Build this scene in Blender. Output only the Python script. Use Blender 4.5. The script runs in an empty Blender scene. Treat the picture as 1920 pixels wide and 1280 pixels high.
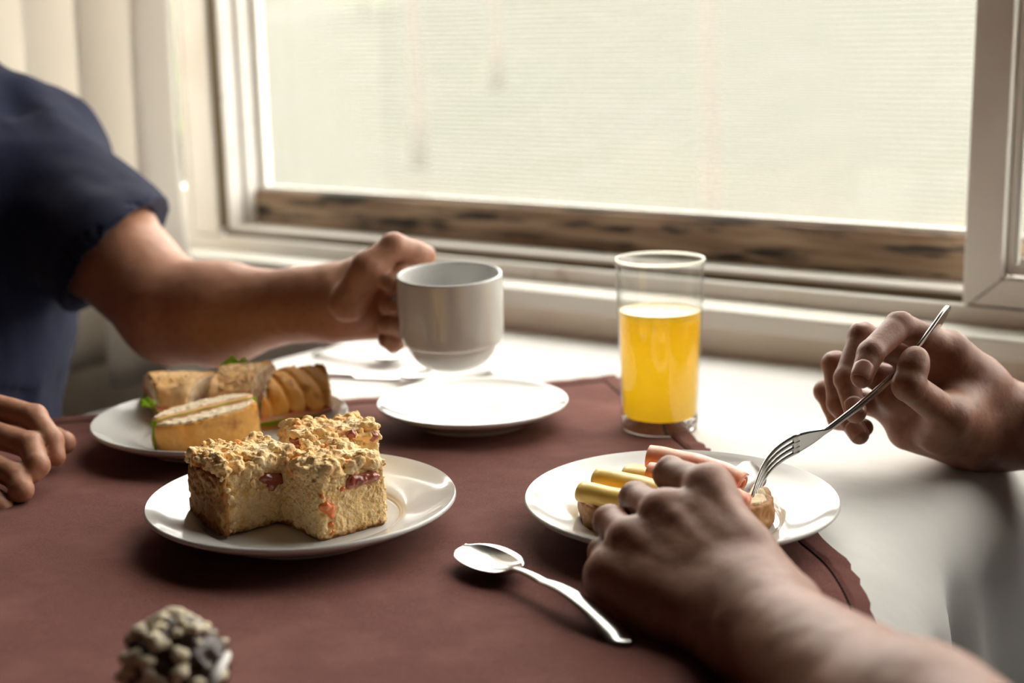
import bpy, bmesh, random
import numpy as np
from math import *
from mathutils import Matrix, Vector

random.seed(7)
RNG = np.random.RandomState(11)
Z0 = 0.75                       # height of the table top above the floor
# ------------------------------------------------------------------ camera, sky, exposure
F_PX = 2667.0
CAM = np.array([0.0, 0.0, Z0 + .298])
PITCH, ROLL = radians(12.2), radians(-1.2)
def rx(a): return np.array([[1, 0, 0], [0, cos(a), -sin(a)], [0, sin(a), cos(a)]])
def rz(a): return np.array([[cos(a), -sin(a), 0], [sin(a), cos(a), 0], [0, 0, 1]])
CM = rx(pi / 2 - PITCH) @ rz(ROLL)
def ray(px, py): return CM @ np.array([(px - 960) / F_PX, -(py - 640) / F_PX, -1.0])
def J(px, py, D): return CAM + ray(px, py) * D                   # point at a distance along the lens axis
def T(px, py, dz=0.0):                                            # point at a height above the table top
    d = ray(px, py); return CAM + d * ((Z0 + dz - CAM[2]) / d[2])
WA = radians(-35.9)
TU = np.array([cos(WA), sin(WA), 0]); NW = np.array([-sin(WA), cos(WA), 0]); W0 = np.array([.177, 1.308, Z0])
def W(u, w, z): return W0 + TU * u + NW * w + np.array([0, 0, z])  # wall frame: along the wall, outwards, above the table

sc = bpy.context.scene
cd = bpy.data.cameras.new('camera'); cam = bpy.data.objects.new('camera', cd); sc.collection.objects.link(cam)
m4 = Matrix([list(CM[i]) + [CAM[i]] for i in range(3)] + [[0, 0, 0, 1]])
cam.matrix_world = m4
cd.sensor_width = 36; cd.lens = F_PX * 36 / 1920; cd.clip_start = .02; cd.clip_end = 500
cd.dof.use_dof = True; cd.dof.focus_distance = .875; cd.dof.aperture_fstop = 4.3
sc.camera = cam

world = bpy.data.worlds.new('overcast_sky'); sc.world = world; world.use_nodes = True
wn = world.node_tree.nodes; wl = world.node_tree.links
bg = wn['Background']
tc = wn.new('ShaderNodeTexCoord'); nz = wn.new('ShaderNodeTexNoise'); nz.inputs['Scale'].default_value = 2.0
rp = wn.new('ShaderNodeValToRGB')
rp.color_ramp.elements[0].position = .3; rp.color_ramp.elements[0].color = (.98, .95, .90, 1)
rp.color_ramp.elements[1].position = .7; rp.color_ramp.elements[1].color = (1, .965, .90, 1)
wl.new(tc.outputs['Generated'], nz.inputs['Vector']); wl.new(nz.outputs['Fac'], rp.inputs['Fac']); wl.new(rp.outputs['Color'], bg.inputs['Color'])
bg.inputs['Strength'].default_value = 9.0
sc.view_settings.view_transform = 'Standard'; sc.view_settings.look = 'None'
sc.view_settings.gamma = 1; sc.view_settings.use_curve_mapping = False
sc.view_settings.exposure = 0.12
def portal(u0, u1, z0, z1, w):
    L = bpy.data.lights.new('window_portal', 'AREA'); L.shape = 'RECTANGLE'; L.size = u1 - u0; L.size_y = z1 - z0
    L.cycles.is_portal = True
    o = bpy.data.objects.new('window_portal', L); sc.collection.objects.link(o)
    c = W((u0 + u1) / 2, w, (z0 + z1) / 2)
    X = TU; Zv = NW; Y = np.array([0, 0, 1.0])                     # shines towards -NW, into the room
    Mx = np.stack([X, Y, np.cross(X, Y)], 1)
    if np.dot(Mx[:, 2], NW) < 0: Mx = np.stack([-X, Y, np.cross(-X, Y)], 1)
    o.matrix_world = Matrix([list(Mx[i]) + [c[i]] for i in range(3)] + [[0, 0, 0, 1]])
portal(-.70, .23, .07, 1.42, .16); portal(-1.50, -.755, .07, 1.42, .16); portal(.27, 1.15, .07, 1.42, .16)

# ------------------------------------------------------------------ materials
def mat(name, col, rough=.5, spec=.5, metal=0, noise=None, bump=None, sss=None, coat=0, coords='Object', sheen=0):
    m = bpy.data.materials.new(name); m.use_nodes = True
    nt = m.node_tree; n = nt.nodes; l = nt.links; b = n['Principled BSDF']
    b.inputs['Base Color'].default_value = (*col, 1); b.inputs['Roughness'].default_value = rough
    b.inputs['Specular IOR Level'].default_value = spec; b.inputs['Metallic'].default_value = metal
    b.inputs['Coat Weight'].default_value = coat; b.inputs['Coat Roughness'].default_value = .03
    b.inputs['Sheen Weight'].default_value = sheen
    t = n.new('ShaderNodeTexCoord')
    if noise:                                                      # list of (scale, colour, lo, hi[, stretch])
        prev = None
        for q in noise:
            s, c, lo, hi = q[:4]
            tx = n.new('ShaderNodeTexNoise'); tx.inputs['Scale'].default_value = s; tx.inputs['Detail'].default_value = 4
            if len(q) > 4:
                mp = n.new('ShaderNodeMapping'); mp.inputs['Scale'].default_value = q[4]
                l.new(t.outputs[coords], mp.inputs['Vector']); l.new(mp.outputs['Vector'], tx.inputs['Vector'])
            else: l.new(t.outputs[coords], tx.inputs['Vector'])
            r = n.new('ShaderNodeMapRange'); r.inputs['From Min'].default_value = lo; r.inputs['From Max'].default_value = hi
            l.new(tx.outputs['Fac'], r.inputs['Value'])
            mx = n.new('ShaderNodeMix'); mx.data_type = 'RGBA'
            l.new(r.outputs['Result'], mx.inputs['Factor'])
            if prev: l.new(prev, mx.inputs['A'])
            else: mx.inputs['A'].default_value = (*col, 1)
            mx.inputs['B'].default_value = (*c, 1); prev = mx.outputs['Result']
        l.new(prev, b.inputs['Base Color'])
    if bump:                                                       # list of (scale, strength, distance[, stretch])
        pn = None
        for q in bump:
            s, st, ds = q[:3]
            tx = n.new('ShaderNodeTexNoise'); tx.inputs['Scale'].default_value = s; tx.inputs['Detail'].default_value = 3
            if len(q) > 3:
                mp = n.new('ShaderNodeMapping'); mp.inputs['Scale'].default_value = q[3]
                l.new(t.outputs[coords], mp.inputs['Vector']); l.new(mp.outputs['Vector'], tx.inputs['Vector'])
            else: l.new(t.outputs[coords], tx.inputs['Vector'])
            bp = n.new('ShaderNodeBump'); bp.inputs['Strength'].default_value = st; bp.inputs['Distance'].default_value = ds
            l.new(tx.outputs['Fac'], bp.inputs['Height'])
            if pn: l.new(pn, bp.inputs['Normal'])
            pn = bp.outputs['Normal']
        l.new(pn, b.inputs['Normal'])
    if sss:
        b.inputs['Subsurface Weight'].default_value = sss[0]; b.inputs['Subsurface Radius'].default_value = sss[1]
        b.inputs['Subsurface Scale'].default_value = sss[2]
    return m

def weave(m, scale, strength, dist, rot=0.0):                       # fine woven threads as relief
    nt = m.node_tree; n = nt.nodes; l = nt.links; b = n['Principled BSDF']
    t = n.new('ShaderNodeTexCoord'); out = None
    for k in (0, 1):
        mp = n.new('ShaderNodeMapping'); mp.inputs['Rotation'].default_value = (0, 0, rot + k * pi / 2)
        wv = n.new('ShaderNodeTexWave'); wv.inputs['Scale'].default_value = scale; wv.inputs['Distortion'].default_value = 1.5
        wv.inputs['Detail Scale'].default_value = 3
        l.new(t.outputs['Object'], mp.inputs['Vector']); l.new(mp.outputs['Vector'], wv.inputs['Vector'])
        if out is None: out = wv.outputs['Fac']
        else:
            a = n.new('ShaderNodeMath'); a.operation = 'ADD'; l.new(out, a.inputs[0]); l.new(wv.outputs['Fac'], a.inputs[1]); out = a.outputs[0]
    bp = n.new('ShaderNodeBump'); bp.inputs['Strength'].default_value = strength; bp.inputs['Distance'].default_value = dist
    l.new(out, bp.inputs['Height'])
    src = b.inputs['Normal'].links
    if src: l.new(src[0].from_socket, bp.inputs['Normal'])
    l.new(bp.outputs['Normal'], b.inputs['Normal'])
    return m

def translucent_mix(name, col, tcol, fac, transp=0.0):
    m = bpy.data.materials.new(name); m.use_nodes = True; n = m.node_tree.nodes; l = m.node_tree.links
    b = n['Principled BSDF']; b.inputs['Base Color'].default_value = (*col, 1); b.inputs['Roughness'].default_value = .8
    b.inputs['Specular IOR Level'].default_value = .2
    t = n.new('ShaderNodeBsdfTranslucent'); t.inputs['Color'].default_value = (*tcol, 1)
    mx = n.new('ShaderNodeMixShader'); mx.inputs['Fac'].default_value = fac
    l.new(b.outputs[0], mx.inputs[1]); l.new(t.outputs[0], mx.inputs[2]); last = mx.outputs[0]
    if transp:
        tr = n.new('ShaderNodeBsdfTransparent'); m2 = n.new('ShaderNodeMixShader'); m2.inputs['Fac'].default_value = transp
        l.new(last, m2.inputs[1]); l.new(tr.outputs[0], m2.inputs[2]); last = m2.outputs[0]
    l.new(last, n['Material Output'].inputs['Surface'])
    return m

def thin_glass(name, tint=(1, 1, 1), haze=0.0):
    m = bpy.data.materials.new(name); m.use_nodes = True; n = m.node_tree.nodes; l = m.node_tree.links
    n.remove(n['Principled BSDF'])
    lw = n.new('ShaderNodeLayerWeight'); lw.inputs['Blend'].default_value = .5
    pw = n.new('ShaderNodeMath'); pw.operation = 'POWER'; pw.inputs[1].default_value = 5; l.new(lw.outputs['Facing'], pw.inputs[0])
    fr = n.new('ShaderNodeMath'); fr.operation = 'MULTIPLY_ADD'; fr.inputs[1].default_value = .9; fr.inputs[2].default_value = .04; l.new(pw.outputs[0], fr.inputs[0])
    tr = n.new('ShaderNodeBsdfTransparent'); tr.inputs['Color'].default_value = (*tint, 1)
    gl = n.new('ShaderNodeBsdfGlossy'); gl.inputs['Roughness'].default_value = .02
    mx = n.new('ShaderNodeMixShader'); l.new(fr.outputs[0], mx.inputs['Fac']); l.new(tr.outputs[0], mx.inputs[1]); l.new(gl.outputs[0], mx.inputs[2])
    last = mx.outputs[0]
    if haze:
        tl = n.new('ShaderNodeBsdfTranslucent'); tl.inputs['Color'].default_value = (1, .98, .90, 1)
        m2 = n.new('ShaderNodeMixShader'); m2.inputs['Fac'].default_value = haze
        l.new(last, m2.inputs[1]); l.new(tl.outputs[0], m2.inputs[2]); last = m2.outputs[0]
    l.new(last, n['Material Output'].inputs['Surface'])
    return m

M = {}
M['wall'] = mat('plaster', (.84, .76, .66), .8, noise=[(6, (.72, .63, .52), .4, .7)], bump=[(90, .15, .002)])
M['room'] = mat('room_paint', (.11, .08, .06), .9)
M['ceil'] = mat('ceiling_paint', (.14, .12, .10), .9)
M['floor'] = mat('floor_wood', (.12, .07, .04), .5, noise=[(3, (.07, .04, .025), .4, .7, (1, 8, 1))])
M['frame'] = mat('painted_frame', (.88, .85, .80), .45, noise=[(9, (.80, .74, .66), .5, .75), (28, (.45, .34, .24), .66, .8)], bump=[(60, .1, .001)])
M['sill'] = mat('sill_paint', (.86, .84, .78), .5, noise=[(8, (.78, .75, .67), .5, .75)], bump=[(40, .2, .001)])
M['oldwood'] = mat('weathered_wood', (.30, .20, .13), .8, noise=[(7, (.50, .37, .26), .42, .62, (1, 1, 14)), (9, (.05, .04, .032), .51, .62, (1.2, 1.2, 9))], bump=[(20, .4, .002, (1, 1, 10))], coords='Object')
M['groove'] = mat('dark_groove', (.16, .12, .07), .8)  # flat dark brown for the strips between the frame profiles
M['rubber'] = mat('glazing_seal', (.62, .62, .58), .5)
M['cloth_white'] = weave(mat('white_linen', (.77, .76, .74), .85, .15, bump=[(14, .25, .01), (45, .15, .003)], sheen=.1), 420, .12, .0003)
M['cloth_brown'] = weave(mat('brown_cotton', (.205, .078, .064), .85, .15, noise=[(900, (.150, .053, .044), .4, .65), (26, (.24, .098, .082), .45, .75)],
                         bump=[(16, .25, .008), (60, .2, .002)], sheen=.05), 420, .5, .0005, radians(12))
M['brown_hem'] = weave(mat('brown_hem_cotton', (.17, .064, .054), .85, .15, bump=[(60, .3, .002)], sheen=.15), 420, .5, .0005)
M['thread'] = mat('dark_thread', (.02, .009, .009), .9)
M['ceramic'] = mat('white_ceramic', (.67, .665, .645), .12, .5, coat=.15, bump=[(30, .03, .0005)])
M['steel'] = mat('stainless_steel', (.62, .60, .58), .16, .5, metal=1, bump=[(400, .03, .0002)])
M['skin_l'] = mat('tan_skin', (.40, .19, .115), .50, .4, noise=[(35, (.46, .23, .145), .4, .7), (160, (.33, .15, .09), .5, .8)],
                  bump=[(380, .35, .0006), (1500, .3, .0002)], sss=(.25, (.012, .004, .002), 1.0))
M['skin_r'] = mat('brown_skin', (.25, .108, .066), .50, .4, noise=[(35, (.30, .135, .085), .4, .7), (160, (.19, .078, .048), .5, .8)],
                  bump=[(380, .35, .0006), (1500, .3, .0002)], sss=(.25, (.012, .004, .002), 1.0))
M['nail'] = mat('fingernail', (.34, .165, .12), .3, .5)
M['hairmat'] = mat('dark_hair', (.025, .017, .012), .6, bump=[(200, .6, .002, (1, 1, .1))])
M['navy'] = weave(mat('navy_jersey', (.012, .015, .040), .9, .15, noise=[(500, (.022, .026, .055), .4, .7)], bump=[(30, .2, .004)], sheen=.08), 500, .3, .0004)
M['grey_shirt'] = mat('grey_jersey', (.10, .10, .11), .9, .15)
M['denim'] = mat('dark_denim', (.03, .04, .07), .9)
M['curtain'] = translucent_mix('cream_curtain', (.88, .85, .80), (.94, .91, .86), .42)
M['crust'] = mat('golden_crust', (.82, .36, .065), .55, .35, noise=[(38, (.84, .44, .12), .42, .62), (60, (.42, .15, .035), .58, .75)], bump=[(70, .3, .002), (300, .25, .0006)])
M['crust_pale'] = mat('pale_crust', (.90, .50, .18), .6, .3, noise=[(40, (.96, .66, .34), .4, .6), (75, (.62, .25, .06), .6, .75)], bump=[(70, .3, .002), (300, .25, .0006)])
M['crust_dark'] = mat('dark_crust', (.36, .15, .045), .55, .35, noise=[(60, (.52, .26, .09), .4, .65)], bump=[(120, .5, .0015)])
M['bread'] = mat('soft_bread', (.95, .79, .56), .85, .2, noise=[(240, (.84, .64, .40), .5, .7)], bump=[(260, .8, .0015), (700, .5, .0006)])
M['lettuce'] = translucent_mix('lettuce_leaf', (.38, .55, .04), (.65, .85, .08), .45)
M['ham'] = mat('pink_ham', (.90, .34, .20), .4, .5, noise=[(90, (.88, .52, .40), .45, .65), (25, (.72, .24, .12), .55, .7)], bump=[(200, .2, .0006)])
M['cheese'] = mat('yellow_cheese', (1.0, .67, .15), .35, .5, noise=[(30, (1.0, .74, .26), .45, .65)])
M['jam'] = mat('red_jam', (.30, .055, .035), .2, .6, noise=[(90, (.42, .12, .08), .45, .65)], coat=.5, bump=[(200, .4, .001)])
M['apricot'] = mat('orange_jam', (.75, .17, .03), .25, .6, coat=.4)
M['crumb'] = mat('streusel', (.96, .64, .29), .75, .25, noise=[(55, (1.0, .78, .46), .42, .6), (75, (.88, .33, .06), .57, .70)], bump=[(500, .8, .0012), (1400, .6, .0005)])
M['seed'] = mat('sesame', (.62, .34, .12), .5)
M['rice'] = mat('pale_crumb_flakes', (.78, .68, .50), .7, noise=[(200, (.55, .44, .28), .5, .7)], bump=[(600, .6, .001)])
M['choc'] = mat('dark_chocolate', (.035, .014, .009), .35, .4, bump=[(150, .5, .002)])
M['papercup'] = mat('white_paper', (.70, .68, .66), .6)

def cake_mat():                                                     # sponge that browns towards its own base and baked side
    m = mat('sponge_cake', (.92, .64, .31), .85, .2, noise=[(130, (.80, .48, .17), .45, .68), (420, (.96, .75, .46), .5, .7)],
            bump=[(220, .9, .002), (700, .9, .0012)])
    nt = m.node_tree; n = nt.nodes; l = nt.links; b = n['Principled BSDF']
    old = b.inputs['Base Color'].links[0].from_socket
    t = n.new('ShaderNodeTexCoord'); s = n.new('ShaderNodeSeparateXYZ'); l.new(t.outputs['Object'], s.inputs[0])
    nz = n.new('ShaderNodeTexNoise'); nz.inputs['Scale'].default_value = 160; l.new(t.outputs['Object'], nz.inputs['Vector'])
    md = n.new('ShaderNodeMath'); md.operation = 'MULTIPLY_ADD'; md.inputs[1].default_value = -.012
    l.new(nz.outputs['Fac'], md.inputs[0]); l.new(s.outputs['Z'], md.inputs[2])
    r = n.new('ShaderNodeMapRange'); r.inputs['From Min'].default_value = -.002; r.inputs['From Max'].default_value = -.0055
    l.new(md.outputs[0], r.inputs['Value'])
    mx = n.new('ShaderNodeMix'); mx.data_type = 'RGBA'; l.new(r.outputs['Result'], mx.inputs['Factor'])
    l.new(old, mx.inputs['A']); mx.inputs['B'].default_value = (.33, .12, .025, 1)
    l.new(mx.outputs['Result'], b.inputs['Base Color'])
    return m
M['cake'] = cake_mat()
M['cakeside'] = mat('baked_cake_side', (.36, .13, .03), .6, .4, noise=[(120, (.60, .33, .10), .45, .65), (60, (.18, .05, .015), .55, .7)], bump=[(300, .8, .0015)])

# ------------------------------------------------------------------ helpers
COL = sc.collection
def link_mesh(name, verts, faces, m, parent=None, smooth=True, loc=None):
    me = bpy.data.meshes.new(name)
    verts = np.asarray(verts, float)
    me.from_pydata([tuple(v) for v in verts] if len(verts) < 20 else verts.tolist(), [], faces if isinstance(faces, list) else faces.tolist())
    me.materials.append(m)
    if smooth: me.polygons.foreach_set('use_smooth', [True] * len(me.polygons))
    me.update()
    o = bpy.data.objects.new(name, me); COL.objects.link(o)
    if parent is not None: o.parent = parent
    return o
def tag(o, label=None, cat=None, group=None, kind=None):
    if label: o['label'] = label
    if cat: o['category'] = cat
    if group: o['group'] = group
    if kind: o['kind'] = kind
    return o
def empty(name, loc, rot=(0, 0, 0), **k):
    o = bpy.data.objects.new(name, None); COL.objects.link(o); o.location = loc; o.rotation_euler = rot
    o.empty_display_size = .05
    tag(o, **k); return o
def autosmooth(o, ang=40):
    bm = bmesh.new(); bm.from_mesh(o.data)
    for e in bm.edges:
        if len(e.link_faces) == 2 and e.calc_face_angle(0) > radians(ang): e.smooth = False
    bm.to_mesh(o.data); bm.free(); return o
def lathe(prof, seg=96):
    v = []; f = []
    n = len(prof)
    for i in range(seg):
        a = 2 * pi * i / seg
        for r, z in prof: v.append((r * cos(a), r * sin(a), z))
    for i in range(seg):
        j = (i + 1) % seg
        for k in range(n - 1): f.append((i * n + k, j * n + k, j * n + k + 1, i * n + k + 1))
    return v, f
def smooth_prof(pts, n=6):                                          # Catmull-Rom through profile points
    p = [np.array(q, float) for q in pts]; p = [p[0]] + p + [p[-1]]; out = []
    for i in range(1, len(p) - 2):
        for k in range(n):
            t = k / n; a, b, c, d = p[i - 1], p[i], p[i + 1], p[i + 2]
            out.append(.5 * ((2 * b) + (-a + c) * t + (2 * a - 5 * b + 4 * c - d) * t * t + (-a + 3 * b - 3 * c + d) * t ** 3))
    out.append(p[-2]); return [tuple(q) for q in out]
def weld(o):
    bm = bmesh.new(); bm.from_mesh(o.data); bmesh.ops.remove_doubles(bm, verts=bm.verts, dist=1e-5)
    bmesh.ops.recalc_face_normals(bm, faces=bm.faces); bm.to_mesh(o.data); bm.free(); return o
def tube(points, radii, seg=12, flat=1.0, up=None, cap=True):       # swept tube; flat squeezes it along its up direction
    P = [np.array(p, float) for p in points]; n = len(P); v = []; f = []
    up0 = np.array(up if up is not None else (0, 0, 1.0))
    for i in range(n):
        d = P[min(i + 1, n - 1)] - P[max(i - 1, 0)]; d = d / (np.linalg.norm(d) + 1e-12)
        s = np.cross(d, up0); s /= (np.linalg.norm(s) + 1e-12); u = np.cross(s, d)
        r = radii[i] if hasattr(radii, '__len__') else radii
        ra, rb = (r if hasattr(r, '__len__') else (r, r * flat))
        for k in range(seg):
            a = 2 * pi * k / seg; v.append(P[i] + s * cos(a) * ra + u * sin(a) * rb)
    for i in range(n - 1):
        for k in range(seg):
            k2 = (k + 1) % seg; f.append((i * seg + k, i * seg + k2, (i + 1) * seg + k2, (i + 1) * seg + k))
    if cap:
        f.append(tuple(range(seg))[::-1]); f.append(tuple((n - 1) * seg + k for k in range(seg)))
    return v, f
def crom(pts, n=8):
    p = [np.array(q, float) for q in pts]; p = [2 * p[0] - p[1]] + p + [2 * p[-1] - p[-2]]; out = []
    for i in range(1, len(p) - 2):
        for k in range(n):
            t = k / n; a, b, c, d = p[i - 1], p[i], p[i + 1], p[i + 2]
            out.append(.5 * ((2 * b) + (-a + c) * t + (2 * a - 5 * b + 4 * c - d) * t * t + (-a + 3 * b - 3 * c + d) * t ** 3))
    out.append(p[-2]); return out
def merge(parts):
    v = []; f = []
    for a, b in parts:
        o = len(v); v += [tuple(x) for x in a]; f += [tuple(i + o for i in q) for q in b]
    return v, f
BOXF = [(0, 1, 3, 2), (4, 6, 7, 5), (0, 4, 5, 1), (2, 3, 7, 6), (0, 2, 6, 4), (1, 5, 7, 3)]
def wbox(name, u0, u1, w0, w1, z0, z1, m, parent=None, bev=.0015, origin=True):
    """A bevelled box in the wall's own directions; its origin is its corner."""
    vs = [W(u, w, z) for u in (u0, u1) for w in (w0, w1) for z in (z0, z1)]
    c = vs[0]; bm = bmesh.new(); bv = [bm.verts.new(tuple(q)) for q in vs]
    for q in BOXF: bm.faces.new([bv[i] for i in q])
    bmesh.ops.recalc_face_normals(bm, faces=bm.faces)
    if bev: bmesh.ops.bevel(bm, geom=bm.edges[:], offset=bev, segments=2, affect='EDGES', profile=.5)
    me = bpy.data.meshes.new(name); bm.to_mesh(me); bm.free(); me.materials.append(m)
    o = bpy.data.objects.new(name, me); COL.objects.link(o)
    if parent is not None: o.parent = parent
    return o

# --- value noise on numpy arrays
_PERM = RNG.rand(64, 64, 64).astype(np.float32)
def vnoise(p, s):
    q = p * s; i = np.floor(q).astype(int); f = (q - i); f = f * f * (3 - 2 * f); i &= 63; j = (i + 1) & 63
    x0, y0, z0 = i[:, 0], i[:, 1], i[:, 2]; x1, y1, z1 = j[:, 0], j[:, 1], j[:, 2]; a, b, c = f[:, 0], f[:, 1], f[:, 2]
    P_ = _PERM
    return ((P_[x0, y0, z0] * (1 - a) + P_[x1, y0, z0] * a) * (1 - b) + (P_[x0, y1, z0] * (1 - a) + P_[x1, y1, z0] * a) * b) * (1 - c) + \
           ((P_[x0, y0, z1] * (1 - a) + P_[x1, y0, z1] * a) * (1 - b) + (P_[x0, y1, z1] * (1 - a) + P_[x1, y1, z1] * a) * b) * c - .5

# --- implicit surfaces: rounded cones, ellipsoids and boxes melted together, meshed with surface nets on sparse blocks
def smin(a, b, k):
    if k <= 0: return np.minimum(a, b)
    h = np.maximum(k - np.abs(a - b), 0) / k
    return np.minimum(a, b) - h * h * k * .25
class Cap:
    def __init__(s, a, b, ra, rb):
        s.a = np.array(a, float); s.b = np.array(b, float); s.ra, s.rb = ra, rb
        r = max(ra, rb); s.lo = np.minimum(s.a, s.b) - r; s.hi = np.maximum(s.a, s.b) + r
    def __call__(s, p):
        d = s.b - s.a; t = np.clip(((p - s.a) @ d) / (d @ d + 1e-12), 0, 1)
        return np.linalg.norm(p - s.a - t[:, None] * d, axis=1) - (s.ra + (s.rb - s.ra) * t)
class Ell:
    def __init__(s, c, r, R=None):
        s.c = np.array(c, float); s.r = np.array(r, float); s.R = np.eye(3) if R is None else np.array(R)
        m = s.r.max(); s.lo = s.c - m; s.hi = s.c + m
    def __call__(s, p):
        q = (p - s.c) @ s.R; k0 = np.linalg.norm(q / s.r, axis=1); k1 = np.linalg.norm(q / (s.r ** 2), axis=1)
        return k0 * (k0 - 1) / (k1 + 1e-9)
class Box:
    def __init__(s, c, h, R=None, rad=0):
        s.c = np.array(c, float); s.h = np.array(h, float) - rad; s.rad = rad; s.R = np.eye(3) if R is None else np.array(R)
        m = np.linalg.norm(h); s.lo = s.c - m; s.hi = s.c + m
    def __call__(s, p):
        q = np.abs((p - s.c) @ s.R) - s.h
        return np.linalg.norm(np.maximum(q, 0), axis=1) + np.minimum(q.max(1), 0) - s.rad
class Grp:
    """prims melted with k; this group then melts into what came before with kj; sub=True carves instead."""
    def __init__(s, prims, k=0, kj=0, sub=False): s.p, s.k, s.kj, s.sub = prims, k, kj, sub
def iso_mesh(groups, h, post=None, pad=.012, B=14):
    allp = [q for g in groups if not g.sub for q in g.p]
    lo = np.min([q.lo for q in allp], 0) - pad; hi = np.max([q.hi for q in allp], 0) + pad
    nb = np.ceil((hi - lo) / (h * B)).astype(int)
    def field(p, blo, bhi):
        d = np.full(len(p), 1.0)
        for g in groups:
            e = np.full(len(p), 1.0); hit = False; mg = max(g.k, g.kj) + 2 * h
            for q in g.p:
                if np.all(q.lo - mg < bhi) and np.all(q.hi + mg > blo): e = smin(e, q(p), g.k); hit = True
            if not hit: continue
            d = -smin(-d, e, g.kj) if g.sub else smin(d, e, g.kj)
        return post(p, d) if post else d
    ar = np.arange(B + 2); gx, gy, gz = np.meshgrid(ar, ar, ar, indexing='ij')
    loc = np.stack([gx, gy, gz], -1).reshape(-1, 3)
    N = nb * B + 4; key = lambda c: (c[..., 0] * N[1] + c[..., 1]) * N[2] + c[..., 2]
    Vk = []; Vp = []; Fk = []
    bd = h * (B + 2)
    for bx in range(nb[0]):
        for by in range(nb[1]):
            for bz in range(nb[2]):
                base = np.array([bx, by, bz]) * B; blo = lo + base * h; bhi = blo + bd
                near = any(np.all(q.lo - 2 * h < bhi) and np.all(q.hi + 2 * h > blo) for q in allp)
                if not near: continue
                c = (blo + bhi) / 2
                pc = field(c[None, :], blo, bhi)[0]
                if abs(pc) > bd * 1.05 + .004: continue
                F = field(lo + (loc + base) * h, blo, bhi).reshape(B + 2, B + 2, B + 2)
                S = F < 0
                if S.all() or not S.any(): continue
                # cells
                n = B + 1
                corners = [F[i:i + n, j:j + n, k:k + n] for i in (0, 1) for j in (0, 1) for k in (0, 1)]
                ins = sum((q < 0).astype(int) for q in corners); act = (ins > 0) & (ins < 8)
                idx = np.argwhere(act)
                acc = np.zeros((len(idx), 3)); cnt = np.zeros(len(idx))
                cv = [q[act] for q in corners]; off = [(i, j, k) for i in (0, 1) for j in (0, 1) for k in (0, 1)]
                for a in range(8):
                    for b in range(a + 1, 8):
                        dd = np.abs(np.array(off[a]) - np.array(off[b]))
                        if dd.sum() != 1: continue
                        m_ = (cv[a] < 0) != (cv[b] < 0); t = np.where(m_, cv[a] / (cv[a] - cv[b] + 1e-20), 0)
                        pnt = np.array(off[a]) + t[:, None] * (np.array(off[b]) - np.array(off[a]))
                        acc += pnt * m_[:, None]; cnt += m_
                pos = lo + (base + idx + acc / cnt[:, None]) * h
                own = np.all(idx < B, axis=1)
                Vk.append(key(idx[own] + base)); Vp.append(pos[own])
                for ax in range(3):
                    sl0 = [slice(1, B + 1)] * 3; sl1 = [slice(1, B + 1)] * 3; sl1[ax] = slice(2, B + 2)
                    A_ = S[tuple(sl0)]; B_ = S[tuple(sl1)]
                    e = np.argwhere(A_ != B_)
                    if len(e) == 0: continue
                    flip = A_[tuple(e.T)]; g = e + 1 + base
                    o1 = np.zeros(3, int); o2 = np.zeros(3, int); o1[(ax + 1) % 3] = 1; o2[(ax + 2) % 3] = 1
                    q = np.stack([key(g - o1 - o2), key(g - o2), key(g), key(g - o1)], 1)
                    q[~flip] = q[~flip][:, ::-1]; Fk.append(q)
    Vk = np.concatenate(Vk); Vp = np.concatenate(Vp); Fk = np.concatenate(Fk)
    o = np.argsort(Vk); Vk = Vk[o]; Vp = Vp[o]
    ix = np.searchsorted(Vk, Fk); ix = np.clip(ix, 0, len(Vk) - 1); ok = np.all(Vk[ix] == Fk, axis=1)
    return Vp, ix[ok]
def iso(name, groups, h, m, parent=None, post=None, relax=0):
    v, f = iso_mesh(groups, h, post)
    if parent is not None:                                          # store in the parent's space
        mw = np.array(parent_matrix(parent)); R_ = mw[:3, :3]; t_ = mw[:3, 3]; v = (v - t_) @ np.linalg.inv(R_).T
    o = link_mesh(name, v, f, m, parent)
    return o
def parent_matrix(o):
    m_ = Matrix.LocRotScale(o.location, o.rotation_euler, o.scale)
    if o.parent: m_ = parent_matrix(o.parent) @ m_
    return m_
def to_local(parent, pts):
    mw = np.array(parent_matrix(parent)); return (np.asarray(pts, float) - mw[:3, 3]) @ np.linalg.inv(mw[:3, :3]).T

# ================================================================== THE SETTING
H_TOP = 1.95                                                        # ceiling above the table
def st(o, name=None): tag(o, kind='structure'); return o
# window wall, built from pieces around the three windows
wl_ = empty('wall_window', tuple(W(0, 0, -Z0)), kind='structure')
def wpiece(name, *a, **k):
    o = wbox(name, *a, **k); o.parent = wl_; o.matrix_parent_inverse = Matrix.Translation(-Vector(wl_.location)); return o
wpiece('wall_panel', -1.9, 1.75, .0, .14, -Z0, .030, M['wall'], bev=0)
wpiece('wall_panel', -1.9, 1.75, .02, .14, 1.47, H_TOP, M['wall'], bev=0)
wpiece('wall_panel', -1.9, -1.56, .02, .14, .030, 1.47, M['wall'], bev=0)
wpiece('wall_panel', 1.2, 1.75, .02, .14, .030, 1.47, M['wall'], bev=0)
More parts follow.
